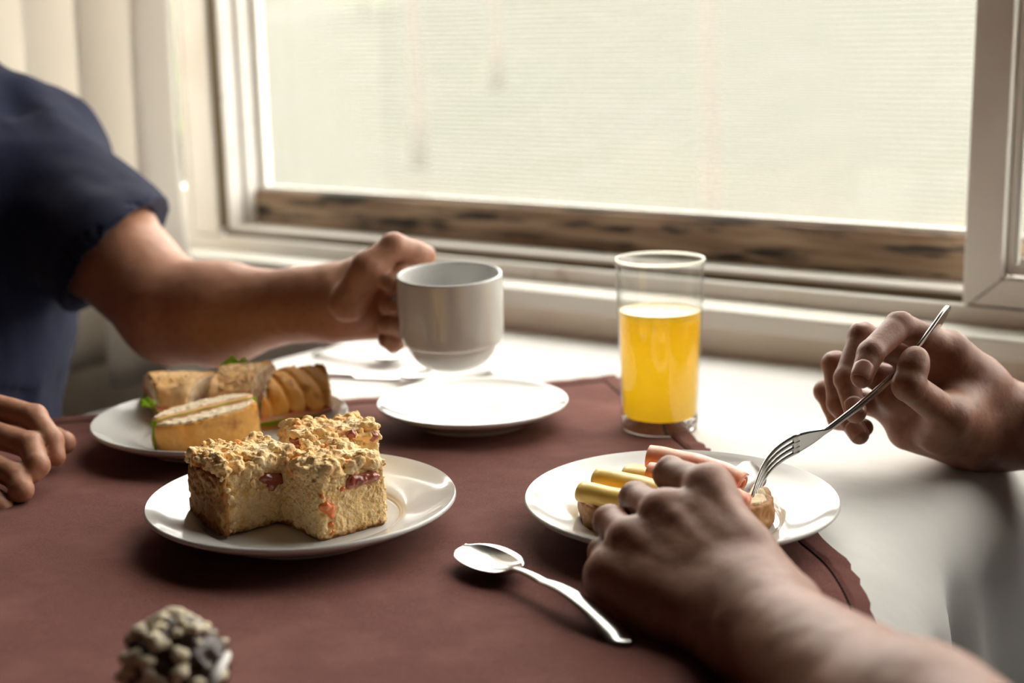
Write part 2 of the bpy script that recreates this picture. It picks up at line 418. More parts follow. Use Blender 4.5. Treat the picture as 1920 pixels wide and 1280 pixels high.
# other walls, floor, ceiling: a plain dim room behind the camera
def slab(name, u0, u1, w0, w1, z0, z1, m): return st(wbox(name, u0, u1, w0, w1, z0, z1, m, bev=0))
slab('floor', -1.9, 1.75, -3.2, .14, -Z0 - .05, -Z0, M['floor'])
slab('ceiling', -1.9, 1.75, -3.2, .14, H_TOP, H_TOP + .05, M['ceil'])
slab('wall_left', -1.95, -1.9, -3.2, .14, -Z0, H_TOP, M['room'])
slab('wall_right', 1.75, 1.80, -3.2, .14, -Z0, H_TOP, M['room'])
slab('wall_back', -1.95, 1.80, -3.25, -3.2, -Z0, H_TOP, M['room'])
# sill board
slab_ = wbox('trim_1', -1.62, 1.3, -.004, .052, .026, .0445, M['sill'], bev=.003); st(slab_)
tag(slab_, 'cream painted sill board running under the windows')

def prism(name, pts, w0, w1, m, parent, bev=.0012):                 # polygon in (u, z) pushed from w0 to w1
    bm = bmesh.new(); a = [bm.verts.new(tuple(W(u, w0, z))) for u, z in pts]; b = [bm.verts.new(tuple(W(u, w1, z))) for u, z in pts]
    bm.faces.new(a); bm.faces.new(b[::-1]); n = len(pts)
    for i in range(n): bm.faces.new((a[i], b[i], b[(i + 1) % n], a[(i + 1) % n]))
    bmesh.ops.recalc_face_normals(bm, faces=bm.faces)
    if bev: bmesh.ops.bevel(bm, geom=bm.edges[:], offset=bev, segments=2, affect='EDGES', profile=.5)
    me = bpy.data.meshes.new(name); bm.to_mesh(me); bm.free(); me.materials.append(m)
    o = bpy.data.objects.new(name, me); COL.objects.link(o); o.parent = parent; return o

SHEET = thin_glass('ribbed_screen_sheet', (.985, .985, .975), .055)
CLEAR = thin_glass('clear_pane', (.98, .98, .97), .0)
RIB = translucent_mix('screen_rib', (.60, .59, .52), (.75, .75, .68), .55)
# --- window_1, the large middle opening
w1 = empty('window_1', (0, 0, 0), kind='structure')
TOPZ = 1.42
wbox('bottom_track', -.755, 1.2, .046, .060, .0445, .0600, M['frame'], w1, .001)
wbox('bottom_track', -.70, .236, .060, .064, .0560, .0660, M['groove'], w1, .0005)
wbox('bottom_track', -.70, .236, .062, .100, .0445, .0705, M['frame'], w1, .001)
wbox('stile', -.742, -.700, .047, .085, .0610, TOPZ, M['frame'], w1)
wbox('stile', -.700, -.694, .052, .128, .0705, TOPZ, M['groove'], w1, .0005)
wbox('stile', -.7005, -.6905, .060, .084, .0705, TOPZ, M['frame'], w1, .001)
wbox('stile', -.700, -.688, .089, .110, .0705, TOPZ, M['frame'], w1, .001)
wbox('stile', -.700, -.682, .114, .128, .0705, TOPZ, M['frame'], w1, .001)
prism('stile', [(.230, .0615), (.236, .0615), (.262, .0855), (.262, TOPZ), (.230, TOPZ)], .047, .062, M['frame'], w1)
wbox('stile', .232, .262, .062, .076, .060, TOPZ, M['frame'], w1)
wbox('top_rail', -.755, .262, .047, .128, TOPZ, TOPZ + .06, M['frame'], w1)
wbox('weathered_beam', -.70, .236, .104, .150, -.02, .1115, M['oldwood'], w1, .003)
wbox('sheet_edge', -.70, .236, .112, .120, .1115, .1165, M['sill'], w1, .001)
sh = wbox('screen_sheet', -.70, .236, .119, .1205, .1165, TOPZ, SHEET, w1, 0)
rv = []
nr = int((TOPZ - .118) / .0052)
for i in range(nr):
    z = .1185 + i * .0052
    a, b = W(-.698, .1175, z), W(.234, .1175, z)
    rv.append(tube([a, b], .00050, 5, cap=False))
v, f = merge(rv); o = link_mesh('screen_rib', v, f, RIB, w1); tag(o, 'fine horizontal ribs of the screen', kind='stuff')
# --- window_2, clear casement at the left, half behind the curtain
w2 = empty('window_2', (0, 0, 0), kind='structure')
wbox('stile', -.754, -.744, .047, .072, .071, TOPZ, M['frame'], w2)
prism('bottom_rail', [(-1.50, .1165), (-.744, .1165), (-.744, .071), (-1.50, .071)], .049, .085, M['frame'], w2)
wbox('stile', -1.53, -1.48, .047, .085, .071, TOPZ, M['frame'], w2)
wbox('bottom_track', -1.56, -.744, .050, .110, .0445, .0705, M['frame'], w2)
wbox('top_rail', -1.56, -.744, .047, .128, TOPZ, TOPZ + .06, M['frame'], w2)
wbox('pane', -1.49, -.752, .066, .069, .11, TOPZ, CLEAR, w2, 0)
# --- window_3 at the right edge
w3 = empty('window_3', (0, 0, 0), kind='structure')
prism('bottom_rail', [(.2375, .0615), (1.1, .0615), (1.1, .0855), (.2635, .0855)], .047, .062, M['frame'], w3)
wbox('bottom_rail', .2635, 1.1, .062, .115, .0445, .0845, M['frame'], w3)
wbox('weathered_beam', .236, 1.1, .116, .150, -.02, .1115, M['oldwood'], w3, .003)
wbox('sash_stile', .2625, .2685, .060, .070, .087, TOPZ, M['frame'], w3)
wbox('sash_rail', .2685, 1.1, .060, .072, .087, .0975, M['frame'], w3)
wbox('glazing_seal', .2685, .2710, .062, .070, .0975, TOPZ, M['rubber'], w3, .0005)
wbox('sash_latch', .2745, .300, .055, .062, .0975, .1035, M['rubber'], w3, .001)
wbox('pane', .2710, 1.1, .067, .069, .0975, TOPZ, CLEAR, w3, 0)
wbox('screen_sheet', .2370, 1.1, .119, .1205, .09, TOPZ, SHEET, w3, 0)
rv = [tube([W(.238, .1175, .095 + i * .0052), W(1.1, .1175, .095 + i * .0052)], .00050, 5, cap=False) for i in range(nr)]
v, f = merge(rv); o = link_mesh('screen_rib', v, f, RIB, w3); tag(o, kind='stuff')
wbox('stile', 1.1, 1.2, .047, .128, .045, TOPZ, M['frame'], w3)
wbox('top_rail', .262, 1.2, .047, .128, TOPZ, TOPZ + .06, M['frame'], w3)

# --- outside: a pale hillside meadow, a wire-fence's posts, shrubs
lm = mat('meadow', (.0385, .0385, .0305), .95, .1, noise=[(.9, (.034, .038, .026), .4, .65), (2.2, (.050, .047, .040), .5, .72), (14, (.029, .037, .022), .5, .8)])
gx = np.linspace(-30, 30, 61); gy = np.concatenate([np.linspace(.16, 6, 30), np.linspace(6.6, 70, 40)])
v = []; f = []
for j, wv in enumerate(gy):
    for i, uv in enumerate(gx):
        z = -.95 + max(0, wv - 1.5) * .14 + .25 * sin(uv * .4) * min(1, wv / 12)
        v.append(W(uv * (1 if wv > 2 else 1), wv, z - .02 * abs(uv)))
for j in range(len(gy) - 1):
    for i in range(60): f.append((j * 61 + i, j * 61 + i + 1, (j + 1) * 61 + i + 1, (j + 1) * 61 + i))
o = link_mesh('meadow', v, f, lm); tag(o, kind='structure')
post_m = mat('grey_post', (.10, .085, .07), .9, bump=[(30, .5, .01)])
GRD = lambda wv: -.95 + max(0, wv - 1.5) * .14
def outside_at(px, py, dist):                                       # ground point under a sight line, at a wall distance
    d = ray(px, py); k = ((W0 + NW * dist - CAM) @ NW) / (d @ NW); p = CAM + d * k
    return (p - W0) @ TU
for px, dist, hgt, rr, lab in ((1330, 4.2, 1.75, .045, 'grey wooden post seen through the right part of the large screened window'),
                            (785, 5.5, 1.9, .05, 'grey wooden post seen through the left part of the large screened window'),
                            (935, 8.0, 2.0, .05, 'thin pale post far off, beyond the middle of the large screened window')):
    uu = outside_at(px, 300, dist); b0 = W(uu, dist, GRD(dist) - .1)
    q = [b0 + np.array([.01 * sin(k * 1.3), .01 * cos(k), hgt * k / 6]) for k in range(7)]
    v, f = tube(q, [rr * (1.05 - .03 * k) for k in range(7)], 10, up=(0, 1, 0)); tag(link_mesh('fence_post', v, f, post_m), lab, 'post')
leafm = mat('shrub_leaves', (.10, .17, .035), .8, noise=[(6, (.16, .25, .05), .4, .7)])
def shrub(px, dist, h, r, lab):
    uu = outside_at(px, 200, dist); base = W(uu, dist, GRD(dist))
    root = empty('shrub', tuple(base), label=lab, cat='shrub')
    v, f = tube([(0, 0, -.05), (.02, 0, h * .3), (0, .03, h * .6)], [.03, .022, .012], 7); link_mesh('stem', v, f, post_m, root)
    vs = []; fs = []
    for k in range(900):
        a = random.uniform(0, 2 * pi); e = random.uniform(-1, 1); rr = r * random.uniform(.55, 1.05)
        c = np.array([rr * cos(a) * sqrt(1 - e * e), rr * sin(a) * sqrt(1 - e * e), h * .55 + e * h * .45])
        d = np.random.RandomState(k).randn(3); d /= np.linalg.norm(d); s = np.cross(d, (0, 0, 1.01)); s /= np.linalg.norm(s)
        L = .07 * random.uniform(.7, 1.3); o_ = len(vs)
        vs += [c, c + d * L * .5 + s * L * .25, c + d * L, c + d * L * .5 - s * L * .25]; fs.append((o_, o_ + 1, o_ + 2, o_ + 3))
    o = link_mesh('foliage', vs, fs, leafm, root, False); tag(o, kind='stuff')
shrub(338, 5.0, 1.5, .35, 'green shrub outside, seen through the clear left window beside the curtain')
shrub(1010, 14.0, 1.7, .9, 'wide pale green shrub on the slope beyond the middle of the large window')
shrub(690, 12.0, 1.6, .8, 'round shrub on the slope beyond the left part of the large window')

# --- curtain in front of the left window
ct = empty('curtain', tuple(W(-.95, -.05, -.12)), label='cream curtain hanging in soft folds at the left window behind the man in navy', cat='curtain')
def curtain_mesh():
    us = np.linspace(-1.45, -.614, 190); zs = np.linspace(0, 1, 60); v = []; f = []
    for j, zz in enumerate(zs):
        for i, u in enumerate(us):
            s = (u + .652)
            ph = 52 * u + .8 * sin(9 * u)
            am = .024 + .012 * (1 - zz)
            w = -.055 + am * sin(ph) + .006 * sin(ph * 2.3 + 2 * zz)
            hem = -.105 + .02 * (u + .75) * (-1) + .006 * sin(ph)
            z = hem + (1.50 - hem) * zz
            uu = u + .012 * sin(5 * zz + u * 3) - (.02 * sin(pi * min(1, zz * 2.2)) if i > 150 else 0) * ((i - 150) / 40 if i > 150 else 0) + (.015 * max(0, .13 - zz) / .13) * max(0, (i - 120) / 70)
            v.append(W(uu, w, z))
    n = len(us)
    for j in range(len(zs) - 1):
        for i in range(n - 1): f.append((j * n + i, j * n + i + 1, (j + 1) * n + i + 1, (j + 1) * n + i))
    return v, f
v, f = curtain_mesh(); c_ = link_mesh('curtain_cloth', to_local(ct, v), f, M['curtain'], ct)
md = c_.modifiers.new('thickness', 'SOLIDIFY'); md.thickness = .0008
v, f = tube([W(-1.6, -.055, 1.505), W(-.6, -.055, 1.505)], .012, 12); o = link_mesh('curtain_rod', v, f, M['steel']); tag(o, 'slim metal rod carrying the cream curtain', 'curtain rod')

# ================================================================== TABLE AND CLOTHS
UE, UL, WF, WN = .352, -.338, -.012, -1.12                          # table edges in the wall frame
tb = empty('dining_table', tuple(W((UE + UL) / 2, (WF + WN) / 2, -Z0)), label='narrow dining table under a white cloth, pushed against the window wall', cat='table')
def tbox(name, *a):
    o = wbox(name, *a, M['floor'], None, .003); o.parent = tb; o.matrix_parent_inverse = Matrix.Translation(-Vector(tb.location)); return o
tbox('tabletop', UL + .014, UE - .032, WN + .014, WF - .002, -.032, -.004)
for uu in (UL + .05, UE - .11):
    for ww in (WN + .03, WF - .09): tbox('leg', uu, uu + .05, ww, ww + .05, -Z0, -.032)
tbox('apron', UL + .06, UE - .07, WN + .05, WF - .05, -.10, -.032)
def drape(a, e, r):                                                 # flat distance past the edge -> (sideways, down)
    s = a - (e - r)
    if s <= 0: return a, 0.0, 0.0
    if s < r * pi / 2: return e - r + r * sin(s / r), -(r - r * cos(s / r)), s / (r * pi / 2)
    return e, -(r + s - r * pi / 2), 1.0
def cloth_point(u, w, off):
    rr = .040
    if u >= 0: uu, dz, k = drape(u, UE, rr); su = 1
    else: uu, dz, k = drape(-u, -UL, .02); uu = -uu; su = -1
    z = dz
    ww = w
    if w < (WF + WN) / 2:
        q, dz2, k2 = drape(-w, -WN, .02); ww = -q; z += dz2
    else: k2 = 0
    p = np.array([[u, w, 0.0]])
    wr = float(vnoise(p, 9.0)[0]) * .0022 + float(vnoise(p + 3, 26.0)[0]) * .0007
    fl = max(0, -z - .02)
    fold = (sin(w * 62 + 2 * sin(w * 17)) * .5 + .5) * .020 * min(1, fl / .12) + (.010 * sin(w * 27 + .7) + .010) * min(1, max(0, k) ) * min(1, max(0, -z) / .05)
    nn = off + max(0, wr + .0008) * 1.0
    uu += su * (nn * sin(k * pi / 2) + fold * (1 if k > 0 else 0)); z += nn * cos(k * pi / 2)
    if k2 > 0: ww -= nn
    return W(uu, ww, z)
def cloth(name, su, sw, fn, m):
    v = []; f = []
    for j, b in enumerate(sw):
        for i, a in enumerate(su): v.append(fn(a, b))
    n = len(su)
    for j in range(len(sw) - 1):
        for i in range(n - 1): f.append((j * n + i, j * n + i + 1, (j + 1) * n + i + 1, (j + 1) * n + i))
    return link_mesh(name, v, f, m)
wc = cloth('white_tablecloth', np.linspace(-.66, .67, 200), np.linspace(-1.30, -.004, 180), lambda a, b: cloth_point(a, b, .001), M['cloth_white'])
tag(wc, 'white linen tablecloth covering the table under the brown cloth', 'tablecloth')
C0 = np.array([.089, 1.208]); ang = radians(-167.6); da = np.array([cos(ang), sin(ang)]); db = np.array([cos(ang + pi / 2), sin(ang + pi / 2)])
def brown_uv(s, q):
    # the back hem bows a little
    bow = .012 * sin(min(1, s / .45) * pi) * max(0, 1 - q / .2)
    x, y = C0 + da * s + db * (q + bow); d = np.array([x, y, 0]) - np.array([W0[0], W0[1], 0]); return d @ TU[:3], d @ NW[:3]
SL, QL = 1.0, .92
ss = np.concatenate([np.linspace(0, .02, 11), np.linspace(.025, SL, 190)]); qs = np.concatenate([np.linspace(0, .02, 11), np.linspace(.025, QL, 175)])
def brown_pt(s, q):
    u, w = brown_uv(s, q)
    e = min(s, q); rip = .0011 * (sin(q * 300 + 3 * sin(q * 80)) * .5 + .5) if s < .016 and q > .01 else .0006 * (sin(s * 260) * .5 + .5) if q < .016 else 0
    off = .0026 + (.0009 + rip if e < .0125 else (-.0006 if e < .0145 else 0))
    if s < .016:                                                    # the hem scallops slightly
        u += .0012 * sin(q * 300 + 3 * sin(q * 80)) * (1 - s / .016)
    return cloth_point(u, w, off)
bc = cloth('brown_tablecloth', ss, qs, brown_pt, M['cloth_brown'])
tag(bc, 'brown cotton overcloth laid at an angle over the white tablecloth', 'tablecloth')
def seam(pts):
    vs = []; fs = []; n = 0
    for i in range(len(pts) - 1):
        a, b = pts[i], pts[i + 1]
        v_, f_ = tube([a, b], .0006, 5); vs += v_; fs += [tuple(k + n for k in q) for q in f_]; n += len(v_)
    return vs, fs
def sp(s, q):
    u, w = brown_uv(s, q); return cloth_point(u, w, .0023)
v, f = seam([sp(.0136, q) for q in np.linspace(.0136, .9, 420)]); tag(link_mesh('seam', v, f, M['thread'], bc), 'dark stitched hem line')
v, f = seam([sp(s, .0136) for s in np.linspace(.0136, .98, 420)]); link_mesh('seam', v, f, M['thread'], bc)

def surf(dz=0): return Z0 + .0028 + dz
# ================================================================== CROCKERY
def plate_prof(R, rz_, well, foot, th=.0035):
    top = smooth_prof([(0.0001, .0062), (well * .5, .0060), (well * .93, .0064), (well, .0078), (well * 1.07, .0105), (R * .86, .0158), (R * .965, rz_ - .0012), (R * .992, rz_)], 6)
    bot = smooth_prof([(R, rz_ - .0016), (R * .985, rz_ - .0036), (R * .86, .0118), (foot * 1.10, .0040), (foot * 1.03, .0006), (foot, .0), (foot * .95, .0008), (foot * .92, .0025), (0.0001, .0028)], 5)
    return top + bot
def plate(name, c, R, well, foot, rz_, lab, group=None, rim_from=None, cat='plate'):
    v, f = lathe(plate_prof(R, rz_, well, foot), 128)
    o = weld(link_mesh(name, v, f, M['ceramic'])); o.location = (c[0], c[1], surf()); tag(o, lab, cat, group); return o
pc = T(567, 937, .021); PC = (pc[0], pc[1])
plate('plate', PC, .0945, .060, .054, .0215, 'white dessert plate holding the crumb cake squares', 'white plates on the table')
pr_ = T(415, 786, .021); PR = (pr_[0], pr_[1])
plate('plate', PR, .0945, .060, .054, .0215, 'white plate holding the baguette sandwich pieces', 'white plates on the table')
pg = T(1276, 936, .021); PG = (pg[0], pg[1])
plate('plate', PG, .0945, .060, .054, .0215, 'white plate with the open sandwich between the knife and fork', 'white plates on the table')
ps = T(887, 763, .016)
def saucer_prof():
    R = .0735
    top = smooth_prof([(0.0001, .0058), (.022, .0058), (.0262, .0060), (.0285, .0072), (.031, .0070), (.036, .0078), (.050, .0108), (.064, .0152), (.0715, .0186), (R, .0192)], 6)
    bot = smooth_prof([(R + .0004, .0178), (.071, .0152), (.055, .0085), (.046, .0045), (.042, .0006), (.040, 0), (.038, .001), (.036, .003), (.0001, .003)], 5)
    return top + bot
v, f = lathe(saucer_prof(), 128); o = weld(link_mesh('saucer', v, f, M['ceramic'])); o.location = (ps[0], ps[1], surf())
tag(o, 'empty white saucer on the brown cloth under the raised cup', 'saucer')

# cup, held in the air, tipped a little towards the lens
cc = J(842, 512, 1.078); up_ = CM @ np.array([0.012, 1, 0.0]); up_ /= np.linalg.norm(up_)
tz = rx(0)
axis = np.array([-.012, 0.0, 1.0]); axis = axis - .075 * np.array([.0, 1.0, 0]); axis /= np.linalg.norm(axis)
hd = -TU * .85 + NW * .16; hd = hd - axis * (hd @ axis); hd /= np.linalg.norm(hd)     # direction of the handle: to the hand
yd = np.cross(axis, hd)
cup = empty('cup', (0, 0, 0), label='white stacking cup lifted by the man in navy', cat='cup')
CH = .0725; base_c = cc - axis * CH
cup.matrix_world = Matrix([[hd[i], yd[i], axis[i], base_c[i]] for i in range(3)] + [[0, 0, 0, 1]])
outer = smooth_prof([(.0001, .002), (.017, .002), (.0185, .0), (.0205, .0004), (.0262, .0038), (.0310, .0092), (.0338, .0146), (.0345, .0180)], 5) + \
        smooth_prof([(.0348, .0190), (.0378, .0200), (.0396, .0228), (.0401, .03), (.0403, .05), (.0403, .069), (.0400, .0718), (.0392, CH), (.0383, .0718), (.0375, .069), (.0366, .05), (.0358, .024), (.030, .012), (.018, .0065), (.0001, .006)], 6)
v, f = lathe(outer, 128); link_mesh('cup_body', v, f, M['ceramic'], cup); weld(bpy.data.objects['cup_body']); autosmooth(bpy.data.objects['cup_body'], 50)
hp = crom([(.038, 0, .060), (.050, 0, .061), (.059, 0, .054), (.061, 0, .042), (.055, 0, .027), (.045, 0, .0185), (.0365, 0, .021)], 8)
v, f = tube(hp, .0056, 14, .55, up=(0, 1, 0)); link_mesh('handle', v, f, M['ceramic'], cup)

# juice glass
gc = T(1237, 808, 0); gl = empty('juice_glass', (gc[0], gc[1], surf()), label='tall clear tumbler two thirds full of orange juice', cat='glass')
GH = .1305
def rr_(z): return .0288 + (.0335 - .0288) * (z / GH)
glass_m = thin_glass('tumbler_glass', (.985, .99, .985), .012)
gp = [(rr_(.0105) - .0014, .0105)] + [(rr_(z) - .0013, z) for z in np.linspace(.012, GH - .001, 16)] + [(rr_(GH) - .0006, GH), (rr_(GH), GH - .0008)] + [(rr_(z), z) for z in np.linspace(GH - .002, .003, 18)]
v, f = lathe(gp, 96); link_mesh('glass_wall', v, f, glass_m, gl)
v, f = lathe([(rr_(0) * .99 + .0004 * cos(a * 1.2), 0) for a in (0,)] + [(rr_(.001) , .001), (rr_(.0085) - .0002, .0078), (rr_(.008) - .003, .0085), (.0001, .0085)], 96)
gm = mat('solid_glass', (1, 1, 1), .02, .5); gm.node_tree.nodes['Principled BSDF'].inputs['Transmission Weight'].default_value = 1; gm.node_tree.nodes['Principled BSDF'].inputs['IOR'].default_value = 1.45
v, f = lathe([(.0001, 0.0004), (.026, 0.0004), (rr_(0) - .0006, 0.0008), (rr_(.002) - .0003, .002), (rr_(.0098) - .0003, .0100), (.020, .0104), (.0001, .0094)], 96)
weld(link_mesh('glass_base', v, f, gm, gl))
v, f = lathe([(rr_(GH) - .0016, GH - .0006), (rr_(GH) - .0010, GH + .0005), (rr_(GH) - .0002, GH + .0004), (rr_(GH) + .0003, GH - .0006), (rr_(GH) - .0004, GH - .0022), (rr_(GH) - .0014, GH - .0018), (rr_(GH) - .0016, GH - .0006)], 96)
rimm = thin_glass('glass_rim', (.95, .95, .93), .45); link_mesh('rim', v, f, rimm, gl)
JT = .0915
jm = bpy.data.materials.new('orange_juice'); jm.use_nodes = True; n = jm.node_tree.nodes; l = jm.node_tree.links; b = n['Principled BSDF']
b.inputs['Base Color'].default_value = (1.0, .70, .05, 1); b.inputs['Roughness'].default_value = .15
tr = n.new('ShaderNodeBsdfTranslucent'); tr.inputs['Color'].default_value = (1.0, .80, .12, 1); mx = n.new('ShaderNodeMixShader'); mx.inputs['Fac'].default_value = .82
l.new(b.outputs[0], mx.inputs[1]); l.new(tr.outputs[0], mx.inputs[2]); l.new(mx.outputs[0], n['Material Output'].inputs['Surface'])
v, f = lathe([(.0001, .0108), (rr_(.011) - .0032, .0108), (rr_(.0125) - .0017, .0125)] + [(rr_(z) - .0015, z) for z in np.linspace(.015, JT - .0006, 10)] + [(rr_(JT) - .0022, JT - .0012), (.0001, JT - .0014)], 96)
o = weld(link_mesh('juice', v, f, jm, gl)); tag(o, 'opaque orange juice')
foam = mat('juice_froth', (.95, .78, .48), .5, noise=[(120, (.98, .66, .25), .5, .7)])
v, f = lathe([(.0001, JT - .0009), (rr_(JT) - .0030, JT - .0009), (rr_(JT) - .0019, JT - .0001)], 96); tag(link_mesh('froth', v, f, foam, gl), 'pale froth on the juice')

# ================================================================== CUTLERY
def ribbon(cent, width, thick, up, dish=None):
    """A flat bar following cent with per-point width; cross-section a rounded lozenge."""
    n = len(cent); return tube(cent, [(width[i] / 2, thick[i] / 2) for i in range(n)], 16, up=up)
def spoon(name, bowl_tip, handle_end, upv, lab, group=None, L=None, bw=.017):
    """Bowl and handle as one metal piece; origin at the handle's end."""
    a = np.array(bowl_tip, float); b = np.array(handle_end, float); ax = b - a; Lx = np.linalg.norm(ax); ax /= Lx
    upv = np.array(upv, float); upv -= ax * (upv @ ax); upv /= np.linalg.norm(upv); sd = np.cross(upv, ax)
    bl = Lx * .33; v = []; f = []
    NU, NV = 28, 17
    # profile along the length: half width, centre height
    def hw(t):
        s = t * Lx
        if s < bl:
            q = s / bl; return bw * (sin(pi * min(1, q ** .85)) ** .62) * (1 - .12 * q) if q < .86 else None
        return None
    S = np.concatenate([bl * (1 - np.cos(np.linspace(0, pi, 22))) / 2, np.linspace(bl * 1.02, Lx, 34)])
    rows = []
    for s in S:
        q = s / bl
        if q <= 1:
            w_ = bw * (max(0, 1 - abs(2 * (q ** .9) - 1) ** 2.3)) ** .5; w_ = max(w_, .0028 if q > .5 else .0006)
            dep = .0062 * (max(0, 1 - (2 * q - 1) ** 2)) ** .8
        else:
            h_ = (s - bl) / (Lx - bl); w_ = .0028 + .0046 * max(0, h_ - .1) ** 1.1 * 1.25
            if h_ > .86: w_ *= sqrt(max(0.02, 1 - ((h_ - .86) / .14) ** 2))
            dep = 0
        hz = .0016 + (.0105 * sin(pi * min(1, max(0, (s - bl * .93)) / (Lx - bl) * 1.05)) ** .9 if s > bl * .93 else 0) + (.0062 if q <= 1 else .0062 * max(0, 1 - (s - bl) / (.18 * Lx)))
        rows.append((s, w_, dep, hz))
    nrow = len(rows); K = 13
    for side in (0, 1):
        for s, w_, dep, hz in rows:
            for k in range(K):
                x = -1 + 2 * k / (K - 1)
                th = (.0007 if side else -.0007) * (1 - .55 * abs(x) ** 4)
                z = hz - dep * (1 - x * x) + th + (.0008 * (1 - x * x) if dep == 0 else 0)
                v.append(a + ax * s + sd * (x * w_) + upv * z)
    for side in (0, 1):
        o_ = side * nrow * K
        for i in range(nrow - 1):
            for k in range(K - 1):
                q = (o_ + i * K + k, o_ + i * K + k + 1, o_ + (i + 1) * K + k + 1, o_ + (i + 1) * K + k); f.append(q if side else q[::-1])
    o2 = nrow * K
    for i in range(nrow - 1):
        f.append((i * K, (i + 1) * K, o2 + (i + 1) * K, o2 + i * K)); f.append((i * K + K - 1, o2 + i * K + K - 1, o2 + (i + 1) * K + K - 1, (i + 1) * K + K - 1))
    e = (nrow - 1) * K
    for k in range(K - 1):
        f.append((k, o2 + k, o2 + k + 1, k + 1)); f.append((e + k, e + k + 1, o2 + e + k + 1, o2 + e + k))
    o = link_mesh(name, v, f, M['steel']); weld(o); tag(o, lab, 'spoon', group); return o
spoon('spoon', T(874, 1056, 0), T(1183, 1224, 0), (0, 0, 1), 'steel teaspoon lying on the brown cloth in front of the plates', bw=.0165).location = (0, 0, .0030)
spoon('spoon', T(757, 687, 0), T(588, 668, 0), (0, 0, 1), 'blurred spoon on the white cloth with its bowl just left of the cup', bw=.017).location = (0, 0, .002)
spoon('spoon', T(748, 722, 0), T(930, 702, 0), (0, 0, 1), 'blurred spoon lying on the white cloth behind the saucer', bw=.017).location = (0, 0, .002)

def fork(name, tip, end, upv, lab, curve=.010):
    """Fork: handle, neck, head with four tines. tip = middle of the tine ends, end = handle end."""
    a = np.array(tip, float); b = np.array(end, float); ax = b - a; L = np.linalg.norm(ax); ax /= L
    upv = np.array(upv, float); upv -= ax * (upv @ ax); upv /= np.linalg.norm(upv); sd = np.cross(upv, ax)
    root = empty(name, tuple(a), label=lab, cat='fork')
    def hz(t): return curve * sin(pi * min(1, t / .36)) ** 1.2 if t < .36 else .006 * sin(pi * (t - .36) / .64)
    def P_(t, x, z=0): return a + ax * (t * L) + sd * x + upv * (hz(t) + z) - a
    # handle + head as a lofted sheet
    rows = []
    for t in np.linspace(.255, 1, 46):
        if t < .36: w = .0098 * (1 - ((t - .255) / .105) ** 1.6 * .78)
        else:
            h = (t - .36) / .64; w = .0022 + .0052 * h ** 1.3
            if h > .9: w *= sqrt(max(.05, 1 - ((h - .9) / .1) ** 2 * .9))
        rows.append((t, w))
    v = []; f = []; K = 9; nr_ = len(rows)
    for sgn in (1, -1):
        for t, w in rows:
            th = .0008 + (.0006 if t > .36 else 0)
            for k in range(K):
                x = -1 + 2 * k / (K - 1); v.append(P_(t, x * w, sgn * th * (1 - .4 * x ** 4)))
    o2 = nr_ * K
    for i in range(nr_ - 1):
        for k in range(K - 1):
            q = (i * K + k, i * K + k + 1, (i + 1) * K + k + 1, (i + 1) * K + k); f.append(q[::-1]); f.append(tuple(z + o2 for z in q))
        f.append((i * K, (i + 1) * K, o2 + (i + 1) * K, o2 + i * K)); f.append((i * K + K - 1, o2 + i * K + K - 1, o2 + (i + 1) * K + K - 1, (i + 1) * K + K - 1))
    e = (nr_ - 1) * K
    for k in range(K - 1):
        f.append((k, o2 + k, o2 + k + 1, k + 1)); f.append((e + k, e + k + 1, o2 + e + k + 1, o2 + e + k))
    o = link_mesh('handle', v, f, M['steel'], root); weld(o)
    for q in range(4):
        x0 = (-.0083 + q * .00553)
        pts = [P_(t, x0 * (1 - .1 * (1 - t / .27)), 0) for t in np.linspace(0, .275, 14)]
        wd = [(.0006 + .0011 * min(1, k / 5), .0006 + .0003 * min(1, k / 5)) for k in range(14)]
        v, f = tube(pts, wd, 8, up=upv); link_mesh('tine', v, f, M['steel'], root)
    return root
FT, FE = J(1406, 950, .842), J(1779, 577, .925)
fup = CM @ np.array([.58, -.58, .62])
fork('fork', FT, FE, fup, 'steel fork in the right hand of the person at right, tines in the sandwich', -.011)

def knife(name, tip, end, upv, lab, bladew=.0095, blade=.52):
    a = np.array(tip, float); b = np.array(end, float); ax = b - a; L = np.linalg.norm(ax); ax /= L
    upv = np.array(upv, float); upv -= ax * (upv @ ax); upv /= np.linalg.norm(upv); sd = np.cross(upv, ax)
    root = empty(name, tuple(a), label=lab, cat='knife')
    # blade: thin in sd, wide along upv
    rows = []
    for t in np.linspace(0, blade, 26):
        lo = -bladew * min(1, sqrt(max(0, 1 - (1 - min(1, t / .10)) ** 2))) ; hi = bladew * (1 - .35 * max(0, 1 - t / .05))
        if t > blade * .9: lo *= 1 - (t - blade * .9) / (blade * .1) * .5
        rows.append((t, lo, hi))
    v = []; f = []
    for t, lo, hi in rows:
        for x, z in ((.0009, hi), (.0007, (lo + hi) / 2), (.0001, lo), (-.0007, (lo + hi) / 2), (-.0009, hi)): v.append(ax * t * L + sd * x + upv * z)
    n_ = len(rows)
    for i in range(n_ - 1):
        for k in range(5): f.append((i * 5 + k, i * 5 + (k + 1) % 5, (i + 1) * 5 + (k + 1) % 5, (i + 1) * 5 + k))
    f.append((0, 1, 2, 3, 4)); f.append(tuple((n_ - 1) * 5 + k for k in range(5))[::-1])
    autosmooth(weld(link_mesh('blade', v, f, M['steel'], root)), 30)
    hp_ = [ax * t * L for t in np.linspace(blade - .01, 1, 16)]
    v, f = tube(hp_, [(.0024 + .001 * k / 15, .0050 + .0022 * k / 15) for k in range(15)] + [(.002, .004)], 14, up=upv); link_mesh('handle', v, f, M['steel'], root)
    return root
KT, KE = J(1428, 868, .885), J(1238, 1010, .745)
kup = CM @ np.array([-.10, .95, .22])
